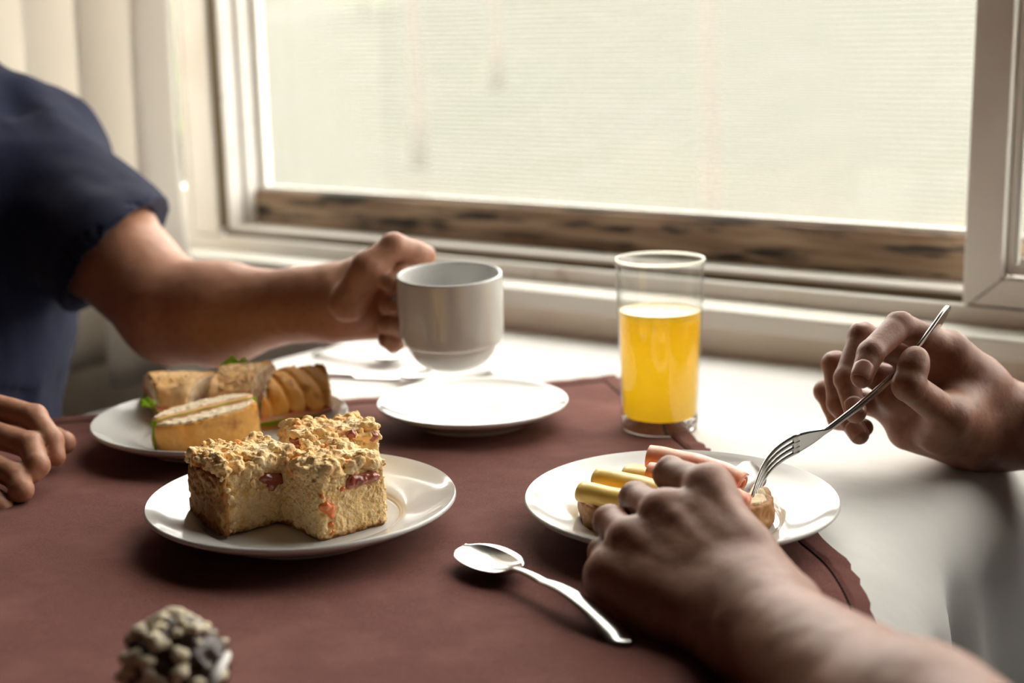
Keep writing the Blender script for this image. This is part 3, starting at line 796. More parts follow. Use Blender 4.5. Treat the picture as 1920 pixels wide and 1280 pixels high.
KTIP, KEND = J(1424, 878, .886), J(1232, 1040, .742)
knife('knife', KTIP, KEND, CM @ np.array([-.806, .559, -.148]), 'steel table knife in the left hand of the person at right, cutting the sandwich', .0100, .50)
kn = knife('knife', T(752, 706, .004), T(575, 700, .004), NW, 'blurred table knife on the white cloth beside the sandwich plate', .008, .5)

# ================================================================== CAKE
def yawR(a): return np.array([[cos(a), -sin(a), 0], [sin(a), cos(a), 0], [0, 0, 1]])
def cake(corner, a1, L1, a2, L2, hh, seed, lab, side=None, jam=None, tilt=0):
    """A square of sponge with streusel; corner = the lower front corner on the plate, a1/a2 = directions of its two front edges."""
    rs = np.random.RandomState(seed)
    d1 = np.array([cos(a1), sin(a1), 0]); d2 = np.array([cos(a2), sin(a2), 0])
    base = np.array([corner[0], corner[1], surf(.0066)])
    ctr = base + d1 * L1 / 2 + d2 * L2 / 2
    root = empty('crumb_cake', tuple(ctr), label=lab, cat='cake', group='crumb cake squares on the front plate')
    Rm = np.stack([d1, np.cross([0, 0, 1], d1), [0, 0, 1]], 1)
    body = Box(ctr + np.array([0, 0, hh / 2]), (L1 / 2, L2 / 2, hh / 2), Rm, .003)
    def post(p, d):
        q = p - ctr
        taper = q[:, 2] / hh
        d = d + .0016 * np.sin(q[:, 2] * 60 + seed) + (taper - .5) * .003
        return d + vnoise(p + seed, 900) * .0016 + vnoise(p + seed, 380) * .0014 + np.minimum(0, vnoise(p + 7, 420) + .18) * -.006
    iso('sponge', [Grp([body])], .00085, M['cake'], root, post)
    # streusel: lumps heaped on top, spilling a little over the edges
    lumps = []
    for k in range(620):
        x, y = rs.uniform(-.53, .53, 2); r = rs.choice([.0012, .0018, .0025, .0034], p=[.4, .33, .19, .08])
        big = .006 * float(vnoise(np.array([[x * 3 + seed, y * 3, 1.0]]), 1.4)[0] + .5)
        p = ctr + d1 * x * L1 + Rm[:, 1] * y * L2 + np.array([0, 0, hh + rs.uniform(-.003, .0035) + big])
        edge = max(abs(x), abs(y))
        if edge > .46: p[2] -= rs.uniform(0, .006)
        lumps.append(Ell(p, np.array([r, r * rs.uniform(.7, 1.1), r * rs.uniform(.7, 1)])))
    for k in range(26):
        x, y = rs.uniform(-.42, .42, 2); lumps.append(Ell(ctr + d1 * x * L1 + Rm[:, 1] * y * L2 + np.array([0, 0, hh + .001]), (.0075, .0075, .005)))
    # crumbs stuck on the visible sides
    for k in range(60):
        s = rs.rand(); r = rs.choice([.0008, .0012, .0016])
        if rs.rand() < .5: p = base + d1 * s * L1 - Rm[:, 1] * .0003 * np.sign(1)
        else: p = base + d2 * s * L2
        p = p + np.array([0, 0, hh * rs.rand() ** .5]); lumps.append(Ell(p, (r, r, r)))
    t_ = iso('streusel', [Grp(lumps, .0012)], .0008, M['crumb'], root, lambda p, d: d + vnoise(p, 1000) * .0013 + vnoise(p, 450) * .0012)
    tag(t_, 'golden crumbly streusel topping', kind='stuff')
    for (mt, pts, rad, nm) in (jam or []):
        g = []
        for k in range(len(pts)):
            (e, s, z, w) = pts[k]
            if e == 1: p = base + d1 * s * L1 + np.array([0, 0, z])
            else: p = base + d2 * s * L2 + np.array([0, 0, z])
            g.append(Ell(p, (w, w, w * .8)))
        j = iso(nm, [Grp(g, .003)], .0008, M[mt], root, lambda p, d: d + vnoise(p, 500) * .0016); tag(j, kind='stuff'); tag(j, {'jam': 'dark red fruit jam filling', 'apricot': 'orange jam drip'}[mt])
    if side is not None:
        # the browned outside edge of the tray-baked cake
        dd, LL, oo = (d1, L1, d2) if side == 1 else (d2, L2, d1)
        c2 = base + dd * LL / 2 - oo * .0006 + np.array([0, 0, hh * .47])
        R2 = np.stack([dd, np.cross([0, 0, 1], dd), [0, 0, 1]], 1)
        s_ = iso('baked_side', [Grp([Box(c2, (LL / 2, .0016, hh * .46), R2, .0012)])], .00085, M['cakeside'], root, lambda p, d: d + vnoise(p, 500) * .0026); tag(s_, 'browned baked side of the square')
    return root
A1, A2 = radians(129), radians(43)
cR = T(604, 1014, .0094); cL = T(430, 1009, .0094)
cake(cR, A1, .047, radians(40), .046, .0385, 3, 'crumb cake square at the front with an orange jam drip down its corner',
     jam=[('jam', [(2, .45, .030, .0035), (2, .6, .0315, .0045), (2, .75, .032, .0045), (2, .86, .031, .003), (2, .5, .034, .003)], 0, 'jam_filling'),
          ('apricot', [(2, .04, .0215, .0030), (2, .10, .020, .0038), (2, .15, .0175, .0032), (2, .17, .0135, .0020), (2, .15, .009, .0018), (2, .14, .004, .0021), (2, .03, .027, .0014), (2, .33, .029, .0022)], 0, 'jam_drip')])
cake(cL, radians(127), .049, radians(44), .050, .0385, 8, 'crumb cake square at the left of the front plate with a browned side', side=1,
     jam=[('jam', [(2, .55, .031, .004), (2, .66, .029, .005), (2, .78, .028, .0045), (2, .62, .024, .003)], 0, 'jam_filling')])
c3 = np.array([-.130, .853])
cake(c3, radians(118), .045, radians(28), .050, .040, 15, 'crumb cake square standing behind the other two',
     jam=[('jam', [(1, .2, .039, .0045), (1, .4, .040, .004), (2, .62, .043, .004), (2, .9, .040, .004)], 0, 'jam_filling')])

# ================================================================== BAGUETTE SANDWICHES
def rough(v, amp, s):
    v = np.asarray(v, float); return v
def bag_slice(cent, axis, up, L, a, b, cut0, cut1, seed, lab, topm='crust_pale', botm='crust', seeds=0, score=False, group='baguette sandwich pieces on the rear plate', lett=(1,)):
    """A diagonal cut of filled baguette. axis = loaf direction, up = towards the domed top; a = half width, b = half height; cut0/cut1 slant of its ends."""
    axis = np.array(axis, float); axis /= np.linalg.norm(axis); up = np.array(up, float); up -= axis * (up @ axis); up /= np.linalg.norm(up)
    sd = np.cross(up, axis); R = np.stack([axis, sd, up], 1); cent = np.array(cent, float)
    root = empty('baguette_sandwich', tuple(cent), label=lab, cat='sandwich', group=group)
    rs = np.random.RandomState(seed)
    def shell(lo, hi, inset, noise_amp, extra=None):
        def post(p, d):
            q = (p - cent) @ R; x, y, z = q[:, 0], q[:, 1], q[:, 2]
            prof = ((np.abs(y / (a - inset)) ** 2.4 + np.abs(z / (b - inset)) ** 2.4) ** (1 / 2.4) - 1) * min(a, b)
            e = np.maximum(prof, np.maximum(x - (L / 2 + cut1 * y), -(x + L / 2 - cut0 * y)))
            e = np.maximum(e, np.maximum(lo - z, z - hi))
            e = e + vnoise(p + seed, 120) * .0018 * noise_amp + vnoise(p + seed, 420) * .0010 * noise_amp
            if extra is not None: e = extra(q, e)
            return e
        return post
    bb = Box(cent, (L / 2 + a * max(abs(cut0), abs(cut1)) + .004, a + .004, b + .004), R)
    def scored(q, e):
        g = np.abs(np.mod(q[:, 0] + .35 * q[:, 1], .0135) - .00675)
        return e + np.where(q[:, 2] > .2 * b, np.exp(-(g / .0018) ** 2) * .0022, 0)
    mid = -.02 * b
    o = iso('bread_top', [Grp([bb])], .0014, M[topm], root, shell(mid + .0052, b * 1.2, 0, 1, scored if score else None)); tag(o, 'golden crusted upper half')
    o = iso('bread_base', [Grp([bb])], .0014, M[botm], root, shell(-b * 1.2, mid - .0052, 0, .7)); tag(o, 'golden crusted lower half')
    # crumb faces: pale bread just proud of the cut ends
    def endface(lo, hi, which):
        def post(p, d):
            q = (p - cent) @ R; x, y, z = q[:, 0], q[:, 1], q[:, 2]
            prof = ((np.abs(y / (a - .0022)) ** 2.4 + np.abs(z / (b - .0022)) ** 2.4) ** (1 / 2.4) - 1) * min(a, b)
            if which: xx = x - (L / 2 + cut1 * y)
            else: xx = -(x + L / 2 - cut0 * y)
            return np.maximum(np.maximum(prof, np.abs(xx) - .0011), np.maximum(lo - z, z - hi)) + vnoise(p, 420) * .0012
        return post
    for which in (0, 1):
        o = iso('bread_crumb', [Grp([bb])], .0010, M['bread'], root, endface(mid + .0053, b, which)); tag(o, 'soft white crumb of the cut face')
        o = iso('bread_crumb', [Grp([bb])], .0010, M['bread'], root, endface(-b, mid - .0053, which))
    # fillings, slightly wavy sheets
    def sheet(nm, z0, th, m, over, wav, sd_):
        NX, NY = 22, 16; v = []; f = []; r2 = np.random.RandomState(sd_)
        ph = r2.rand(3) * 6
        for s_ in (1, -1):
            for i in range(NX):
                for j in range(NY):
                    y = (-1 + 2 * j / (NY - 1)) * (a * over); x0 = -L / 2 + cut0 * y - .0012; x1 = L / 2 + cut1 * y + .0012
                    x = x0 + (x1 - x0) * i / (NX - 1)
                    zz = z0 + s_ * th / 2 + wav * (sin(x * 210 + ph[0]) * .5 + sin(y * 260 + ph[1]) * .5 + .4 * sin(x * 500 + y * 300 + ph[2]))
                    v.append(R @ np.array([x, y, zz]))
        n_ = NX * NY
        for i in range(NX - 1):
            for j in range(NY - 1):
                q = (i * NY + j, i * NY + j + 1, (i + 1) * NY + j + 1, (i + 1) * NY + j); f.append(q); f.append(tuple(k + n_ for k in q[::-1]))
        bd = [i * NY for i in range(NX)] + [(NX - 1) * NY + j for j in range(1, NY)] + [i * NY + NY - 1 for i in range(NX - 2, -1, -1)] + [j for j in range(NY - 2, 0, -1)]
        for k in range(len(bd)): p0, p1 = bd[k], bd[(k + 1) % len(bd)]; f.append((p0, p1, p1 + n_, p0 + n_))
        return link_mesh(nm, v, f, m, root)
    sheet('ham', mid + .0036, .0026, M['ham'], .95, .0003, seed)
    sheet('cheese', mid + .0010, .0022, M['cheese'], .93, .0003, seed + 1)
    for k in lett: sheet('lettuce', mid - .0012 - .0012 * k, .0010, M['lettuce'], .99, .0012, seed + 5 + k)
    sheet('ham', mid - .0042, .0020, M['ham'], .9, .0002, seed + 9)
    if seeds:
        V = []; Fc = []
        for k in range(seeds):
            x = rs.uniform(-.42, .42) * L; y = rs.uniform(-.75, .75) * a; zz = (b) * (1 - abs(y / a) ** 2.4) ** (1 / 2.4)
            c = np.array([x, y, zz + .0002]); ang_ = rs.rand() * 6.3; d = np.array([cos(ang_), sin(ang_), -y / a * .3]); s2 = np.array([-sin(ang_), cos(ang_), 0]); o_ = len(V)
            l_, w_ = .0021, .0012
            for pnt in (c - d * l_, c + s2 * w_, c + d * l_, c - s2 * w_, c + np.array([0, 0, .0008])): V.append(R @ pnt)
            Fc += [(o_, o_ + 1, o_ + 4), (o_ + 1, o_ + 2, o_ + 4), (o_ + 2, o_ + 3, o_ + 4), (o_ + 3, o_, o_ + 4)]
        o = link_mesh('sesame_seeds', V, Fc, M['seed'], root); tag(o, 'scattered toasted seeds', kind='stuff')
    return root
PZ = surf(.0075)
bA = J(334, 752, 1.105); bB = J(452, 748, 1.112); bC = J(560, 750, 1.105)
ax1 = np.array([.93, .12, .03])
bag_slice(bA, (.95, .02, -.02), (0, -.12, 1), .040, .026, .0215, -.45, .35, 21, 'baguette piece at the left end of the back row, cut face and lettuce showing', seeds=26, lett=(0, 1))
bag_slice(bB, (.90, .16, .05), (.05, -.25, 1), .034, .029, .0250, .35, .45, 22, 'seeded baguette piece in the middle of the back row', seeds=110)
bag_slice(bC, (.90, .32, .02), (.05, -.30, 1), .044, .027, .0245, .45, .10, 23, 'baguette end piece at the right of the back row with a scored brown crust', topm='crust', score=True, seeds=12)
dax = np.array([.0, -.10, 1.0]); dup = np.array([-.36, .93, .1])
bD = J(386, 803, 1.035)
bag_slice(bD, dax, dup, .029, .0385, .0215, .0, .10, 24, 'baguette piece lying in front with its layered cut face up', topm='crust', lett=(0,))
# loose lettuce poking up behind the middle piece
def leaf(name, c, s, lab, seed, m='lettuce', rot=0, tilt=.9):
    rs = np.random.RandomState(seed); N = 16; v = []; f = []
    for i in range(N):
        for j in range(N):
            x = (i / (N - 1) - .5) * 2; y = (j / (N - 1) - .5) * 2
            r = 1 + .12 * sin(7 * atan2(y, x) + seed); k = max(abs(x), abs(y)) / (sqrt(x * x + y * y) + 1e-6)
            px_, py_ = x * k * r, y * k * r
            z = .18 * sin(px_ * 6 + seed) + .16 * sin(py_ * 7 + 1) + .1 * sin(px_ * 11 + py_ * 9)
            q = np.array([px_ * s, py_ * s * .8, z * s]); q = rx(tilt) @ q; q = rz(rot) @ q; v.append(q)
    for i in range(N - 1):
        for j in range(N - 1): f.append((i * N + j, i * N + j + 1, (i + 1) * N + j + 1, (i + 1) * N + j))
    o = link_mesh(name, v, f, M[m]); o.location = tuple(c); md = o.modifiers.new('t', 'SOLIDIFY'); md.thickness = .0005; tag(o, lab, 'lettuce'); return o
leaf('lettuce_leaf', J(278, 756, 1.075), .0060, 'small lettuce scrap hanging out of the leftmost baguette piece', 5, rot=.8, tilt=.5)
leaf('lettuce_leaf', J(528, 757, 1.085), .0085, 'dark lettuce between the middle and right baguette pieces', 9, rot=1.2, tilt=1.2)
leaf('lettuce_leaf', J(440, 690, 1.135), .0115, 'bright green lettuce leaf sticking up behind the baguette pieces', 3, rot=.3)

# ================================================================== OPEN SANDWICH on the right plate
os_c = T(1268, 945, .02); osx = empty('open_sandwich', (os_c[0], os_c[1], surf(.0068)), label='long slice of brown bread under the cheese and ham rolls', cat='bread')
dirx = (T(1440, 955, .01) - T(1095, 960, .01)); dirx[2] = 0; bl_ = np.linalg.norm(dirx) + .002; dirx /= np.linalg.norm(dirx); diry = np.cross([0, 0, 1], dirx)
BR = np.stack([dirx, diry, [0, 0, 1]], 1); bcn = np.array([os_c[0], os_c[1], surf(.0068 + .0085)])
def post_slice(inset, z0, z1):
    def post(p, d):
        q = (p - bcn) @ BR; x = q[:, 0] / (bl_ / 2 - inset); y = q[:, 1] / (.033 - inset)
        e = ((np.abs(x) ** 2.8 + np.abs(y) ** 2.8) ** (1 / 2.8) - 1) * .034
        e = np.maximum(e, np.maximum(z0 - q[:, 2], q[:, 2] - z1))
        return e + vnoise(p, 130) * .002 + vnoise(p, 480) * .0012
    return post
bxx = Box(bcn, (bl_ / 2 + .003, .037, .012), BR)
iso('crust', [Grp([bxx])], .0013, M['crust_dark'], osx, post_slice(0, -.0082, .0078))
iso('bread_crumb', [Grp([bxx])], .0012, M['bread'], osx, post_slice(.0035, -.0075, .0092))
def roll(name, pts, r, m, lab, cat, grp, flat=.8):
    """A rolled-up slice: a spiral sheet swept along a gently bent line."""
    P_ = [np.array(q, float) for q in pts]; P_ = crom(P_, 6); n_ = len(P_); v = []; f = []
    K = 54
    for i in range(n_):
        d = P_[min(i + 1, n_ - 1)] - P_[max(i - 1, 0)]; d /= np.linalg.norm(d); s = np.cross(d, (0, 0, 1)); s /= np.linalg.norm(s); u = np.cross(s, d)
        for k in range(K):
            a_ = 2 * pi * 2.4 * k / (K - 1); rr2 = r * (.30 + .70 * k / (K - 1)) * (1 + .04 * sin(a_ * 1.7 + i))
            v.append(P_[i] + s * cos(a_) * rr2 + u * sin(a_) * rr2 * flat)
    for i in range(n_ - 1):
        for k in range(K - 1): f.append((i * K + k, i * K + k + 1, (i + 1) * K + k + 1, (i + 1) * K + k))
    o = link_mesh(name, v, f, M[m]); md = o.modifiers.new('t', 'SOLIDIFY'); md.thickness = .0011; md.offset = -1; tag(o, lab, cat, grp); return o
def S(px, py, z): return T(px, py, z)
roll('cheese_roll', [S(1090, 922, .033), S(1150, 934, .033), S(1205, 946, .033), S(1250, 955, .033)], .0068, 'cheese', 'rolled slice of yellow cheese at the front edge of the open sandwich', 'cheese', 'cheese rolls on the open sandwich')
roll('cheese_roll', [S(1120, 896, .036), S(1180, 908, .036), S(1240, 924, .036), S(1290, 938, .036)], .0070, 'cheese', 'rolled slice of yellow cheese lying second, behind the front cheese roll', 'cheese', 'cheese rolls on the open sandwich')
roll('cheese_roll', [S(1175, 884, .030), S(1240, 895, .030), S(1300, 912, .030)], .0075, 'cheese', 'palest cheese slice, flat behind the two cheese rolls', 'cheese', 'cheese rolls on the open sandwich', .5)
roll('ham_roll', [S(1216, 856, .044), S(1280, 868, .042), S(1340, 884, .040), S(1392, 908, .035)], .0080, 'ham', 'pink rolled ham slice at the far edge of the open sandwich', 'ham', 'ham rolls on the open sandwich')
roll('ham_roll', [S(1216, 886, .040), S(1280, 900, .038), S(1340, 920, .036), S(1400, 945, .028)], .0070, 'ham', 'pink rolled ham slice mostly behind the knife hand', 'ham', 'ham rolls on the open sandwich')

# ================================================================== crumb-covered truffle at the bottom edge
tcn = J(338, 1350, .635); tcn[2] = surf(.0235)
tf = empty('truffle', (tcn[0], tcn[1], surf()), label='dark truffle rolled in pale flakes at the bottom edge of the picture', cat='sweet')
iso('truffle_body', [Grp([Ell(tcn, (.0225, .0225, .0235))])], .0012, M['choc'], tf, lambda p, d: d + vnoise(p, 200) * .004)
rs = np.random.RandomState(5); fl = []
for k in range(150):
    d = rs.randn(3); d[2] = abs(d[2]) * 1.1 - .3; d /= np.linalg.norm(d); r = rs.choice([.0020, .0030, .0042]); c = tcn + d * rs.uniform(.0215, .0245)
    if d @ (CM @ np.array([.75, .35, .55])) > .93: continue
    fl.append(Ell(c, (r, r * .8, r * .7)))
o = iso('flakes', [Grp(fl, .0006)], .0009, M['rice'], tf, lambda p, d: d + vnoise(p, 700) * .0012); tag(o, 'pale crumb flakes', kind='stuff')
pa = [tcn + .0238 * np.array([cos(t) * .80 + .35 * sin(t), cos(t) * .1 - .55 , sin(t)]) for t in np.linspace(.25, 1.0, 8)]
pa = [J(424, 1226, .628), J(419, 1240, .620), J(409, 1258, .612), J(399, 1278, .608), J(394, 1298, .608)]
pa = [np.array(q) for q in pa]
v, f = tube(crom(pa, 5), .0024, 8, .5); tag(link_mesh('icing_stripe', to_local(tf, v), f, M['papercup'], tf), 'white icing stripe')

# ================================================================== PEOPLE
def dist_(a, b): return float(np.linalg.norm(np.array(a) - np.array(b)))
def finger(js, r0, extra=0):
    """MCP, PIP, DIP, TIP -> tapered bones with fuller joints and a pad at the end."""
    m, p, d, t = [np.array(q, float) for q in js]
    dn = (t - d) / (np.linalg.norm(t - d) + 1e-9)
    c = [Cap(m, p, r0 * 1.08, r0 * .96), Cap(p, d, r0 * .95, r0 * .86), Cap(d, t - dn * r0 * .7, r0 * .86, r0 * .74),
         Cap(p, p + (d - p) * .02, r0 * .99, r0 * .99), Cap(d, d + (t - d) * .02, r0 * .87, r0 * .87)]
    return c
def thumb(js, r0):
    c, m, i, t = [np.array(q, float) for q in js]; dn = (t - i) / (np.linalg.norm(t - i) + 1e-9)
    return [Cap(m, i, r0 * 1.05, r0 * .95), Cap(i, t - dn * r0 * .75, r0 * 1.0, r0 * .80), Cap(i + (t - i) * .5, i + (t - i) * .55, r0 * .94, r0 * .92)]
def hand_groups(wrist, fing, th, rf, rt, palm_up=None, pr=.0125, thenar=.0155, wrist_r=.024, tendons=None, kf=.0045):
    G = []
    mc = [np.array(f_[0], float) for f_ in fing]; wr = np.array(wrist, float)
    across = mc[3] - mc[0]; across /= np.linalg.norm(across)
    roots = [wr + across * s for s in (-.015, -.005, .005, .014)]
    P_ = []
    for i in range(4): P_.append(Cap(roots[i], mc[i] + (roots[i] - mc[i]) * .06, pr * 1.05, pr * (.98 if i < 3 else .88)))
    for i in range(3): P_.append(Cap((roots[i] + roots[i + 1]) / 2, (mc[i] + mc[i + 1]) / 2 * .88 + (roots[i] + roots[i + 1]) / 2 * .12, pr, pr * .9))
    tj = [np.array(q, float) for q in th]
    P_.append(Cap(tj[0], tj[1], thenar, thenar * .82))
    P_.append(Cap(tj[1], mc[0] * .45 + roots[0] * .55, thenar * .45, pr * .7))
    P_.append(Cap(roots[3], mc[3] * .75 + roots[3] * .25, pr * 1.15, pr * .95))
    G.append(Grp(P_, .013, .012))
    return G, mc, roots
def nail(parent, js, r0, outward, m=None):
    """A small curved plate on the last joint; outward = side of the finger that carries the nail."""
    d, t = np.array(js[2], float), np.array(js[3], float); ax = (t - d); ax /= np.linalg.norm(ax)
    o = np.array(outward, float); o -= ax * (o @ ax); o /= np.linalg.norm(o); s = np.cross(ax, o)
    c = t - ax * r0 * .95; v = []; f = []; NI, NJ = 9, 9
    for i in range(NI):
        for j in range(NJ):
            a_ = (-1 + 2 * j / (NJ - 1)) * 1.02; u_ = -1 + 2 * i / (NI - 1)
            wfac = 1 - .16 * u_ ** 4 if u_ > 0 else 1 - .28 * u_ ** 4
            rr2 = r0 * .84 + .0002
            v.append(c + ax * u_ * r0 * .62 + s * sin(a_ * wfac * .9) * rr2 * .98 + o * (cos(a_ * .9) * rr2 - .0003 - .0006 * max(0, u_) ** 2))
    for i in range(NI - 1):
        for j in range(NJ - 1): f.append((i * NJ + j, i * NJ + j + 1, (i + 1) * NJ + j + 1, (i + 1) * NJ + j))
    ob = link_mesh('fingernail', to_local(parent, v), f, M['nail'], parent); md = ob.modifiers.new('t', 'SOLIDIFY'); md.thickness = .0004; return ob
def creases(js, side, r0, which=(1,), depth=.0011):
    """Thin grooves across the back of a finger joint."""
    out = []
    P_ = [np.array(q, float) for q in js]
    for w_ in which:
        a_, b_, c_ = P_[w_ - 1], P_[w_], P_[w_ + 1]; ax = (c_ - a_); ax /= np.linalg.norm(ax); o = np.array(side, float); o -= ax * (o @ ax); o /= np.linalg.norm(o); s = np.cross(ax, o)
        for k in (-1.3, 0, 1.2):
            c = b_ + ax * k * .0017 + o * r0 * 1.0
            out.append(Cap(c - s * r0 * .62, c + s * r0 * .62, depth * .4, depth * .4))
    return out

skin_noise = lambda p, d: d + vnoise(p, 110) * .0006 + vnoise(p, 420) * .0001
# ---------- the man in navy, at the left end of the table
man = empty('person', tuple(W(-.66, -.44, -Z0)), label='person in a navy t-shirt lifting a white cup, other hand resting on the brown cloth', cat='person')
B1 = []
# left arm (window side), lifting the cup
shoulder = J(56, 318, 1.37); elbow = J(322, 585, 1.22); wristL = J(628, 566, 1.155)
mcpL = [J(722, 492, 1.150), J(728, 528, 1.160), J(724, 566, 1.165), J(712, 604, 1.165)]
fL = [[mcpL[0], J(760, 482, 1.140), J(752, 520, 1.112), J(722, 538, 1.098)],
      [mcpL[1], J(756, 548, 1.148), J(746, 572, 1.114), J(716, 574, 1.100)],
      [mcpL[2], J(752, 594, 1.146), J(740, 612, 1.116), J(712, 606, 1.104)],
      [mcpL[3], J(746, 634, 1.140), J(738, 642, 1.118), J(712, 632, 1.110)]]
thL = [J(655, 566, 1.120), J(690, 505, 1.105), J(738, 462, 1.110), J(812, 484, 1.135)]
gL, mcL, rtL = hand_groups(wristL, fL, thL, .0088, .0105, wrist_r=.025)
arm = [Cap(shoulder, elbow * .5 + shoulder * .5, .056, .050), Cap(elbow * .5 + shoulder * .5, elbow, .050, .041), Cap(elbow, elbow * .7 + wristL * .3 + np.array([0, 0, -.004]), .042, .041),
       Cap(elbow * .7 + wristL * .3 + np.array([0, 0, -.004]), wristL * .85 + elbow * .15, .041, .027), Cap(wristL * .85 + elbow * .15, wristL, .027, .0245), Cap(wristL, wristL * .75 + mcL[2] * .25, .024, .022)]
armG = Grp(arm, .018, .014)
def lforms(fs, th, r, rt): return [Grp(finger(fs[i], r * (1, 1.02, .97, .85)[i]), .0018, .0012 if i else 0) for i in range(4)] + [Grp(thumb(th, rt), .002, .0010)]
def person_arm(fs, th, G, armg, r, rt, crs, res=.0016):
    """Fingers keep apart from each other, all of them melt into the palm and the arm."""
    return [armg] + G, lforms(fs, th, r, rt), crs
def hand_field(base_groups, fgroups, crs):
    # fold into one callable primitive so the two families can be melted with their own radius
    class HF:
        pass
    hf = HF(); ps_ = [q for g in base_groups + fgroups for q in g.p]
    hf.lo = np.min([q.lo for q in ps_], 0); hf.hi = np.max([q.hi for q in ps_], 0)
    def call(p):
        blo, bhi = p.min(0) - .02, p.max(0) + .02
        def fam(gs):
            d = np.full(len(p), 1.0)
            for g in gs:
                e = np.full(len(p), 1.0)
                for q in g.p:
                    if np.all(q.lo < bhi) and np.all(q.hi > blo): e = smin(e, q(p), g.k)
                d = smin(d, e, g.kj)
            return d
        A_ = fam(base_groups); B_ = fam(fgroups); d = smin(A_, B_, .0075)
        for q in crs:
            if np.all(q.lo - .004 < bhi) and np.all(q.hi + .004 > blo): d = -smin(-d, q(p), .0016)
        return d
    class F_(object):
        def __init__(s): s.lo, s.hi = hf.lo, hf.hi
        def __call__(s, p): return call(p)
    return F_()
def build_body(name, fields, torso, m, parent):
    V = []; Fc = []; n_ = 0
    for fld, h in fields:
        v, f = iso_mesh([Grp([fld])], h, skin_noise); V.append(v); Fc.append(f + n_); n_ += len(v)
    v, f = iso_mesh([Grp(torso, .03)], .007); V.append(v); Fc.append(f + n_)
    V = np.concatenate(V); Fc = np.concatenate(Fc)
    return link_mesh(name, to_local(parent, V), Fc, m, parent)
# right arm (near side), hand resting at the left edge of the picture
sc_ = .985
fR = [[J(-52, 752, 1.00), J(64, 782, .985), J(96, 824, .972), J(108, 872, .965)],
      [J(-62, 800, .985), J(56, 834, .965), J(70, 872, .950), J(52, 902, .944)],
      [J(-70, 850, .968), J(30, 893, .945), J(40, 918, .935), J(18, 930, .932)],
      [J(-72, 900, .955), J(-8, 938, .935), J(2, 950, .930), J(-14, 958, .930)]]
thR = [J(-150, 800, 1.04), J(-40, 800, 1.045), J(60, 818, 1.025), J(134, 832, 1.005)]
wristR = J(-230, 830, 1.03); elbowR = W(-.60, -.74, .02); shoulderR = W(-.60, -.70, .24)
gR, mcR, rtR = hand_groups(wristR, fR, thR, .0090, .0105)
armR = Grp([Cap(shoulderR, elbowR, .055, .044), Cap(elbowR, elbowR * .7 + wristR * .3, .044, .041), Cap(elbowR * .7 + wristR * .3, wristR, .040, .0245), Cap(wristR, wristR * .8 + mcR[1] * .2, .0245, .021)], .015, .014)
face_cam = CM @ np.array([0, .4, 1.0])
crL = creases(fL[0], CM @ np.array([.5, .8, 0]), .0088, (1,))
crR = []
for i in range(4): crR += creases(fR[i], CM @ np.array([.35, .75, .5]), .0090 * (1, 1.02, .97, .85)[i], (1, 2) if i == 0 else (1,))
hfL = hand_field([armG] + gL, lforms(fL, thL, .0102, .0112), crL)
hfR = hand_field([armR] + gR, lforms(fR, thR, .0092, .0106), crR)
shc = W(-.625, -.48, 0)                                            # torso centre line
chest = W(-.640, -.47, .10); neck = W(-.66, -.50, .34)
torso = [Ell(W(-.645, -.50, .14), (.10, .175, .22), np.stack([TU, NW, [0, 0, 1]], 1)), Cap(W(-.655, -.37, .235), W(-.655, -.66, .235), .055, .055), Cap(neck - np.array([0, 0, .08]), neck + np.array([0, 0, .09]), .058, .054),
         Ell(W(-.655, -.50, -.12), (.11, .17, .20), np.stack([TU, NW, [0, 0, 1]], 1)), Cap(W(-.62, -.40, -.27), W(-.24, -.38, -.25), .085, .065), Cap(W(-.62, -.60, -.27), W(-.24, -.62, -.25), .085, .065),
         Cap(W(-.24, -.38, -.25), W(-.26, -.38, -.68), .062, .045), Cap(W(-.24, -.62, -.25), W(-.26, -.62, -.68), .062, .045)]
def head_prims(c):
    R_ = np.stack([TU, NW, [0, 0, 1]], 1)
    return R_
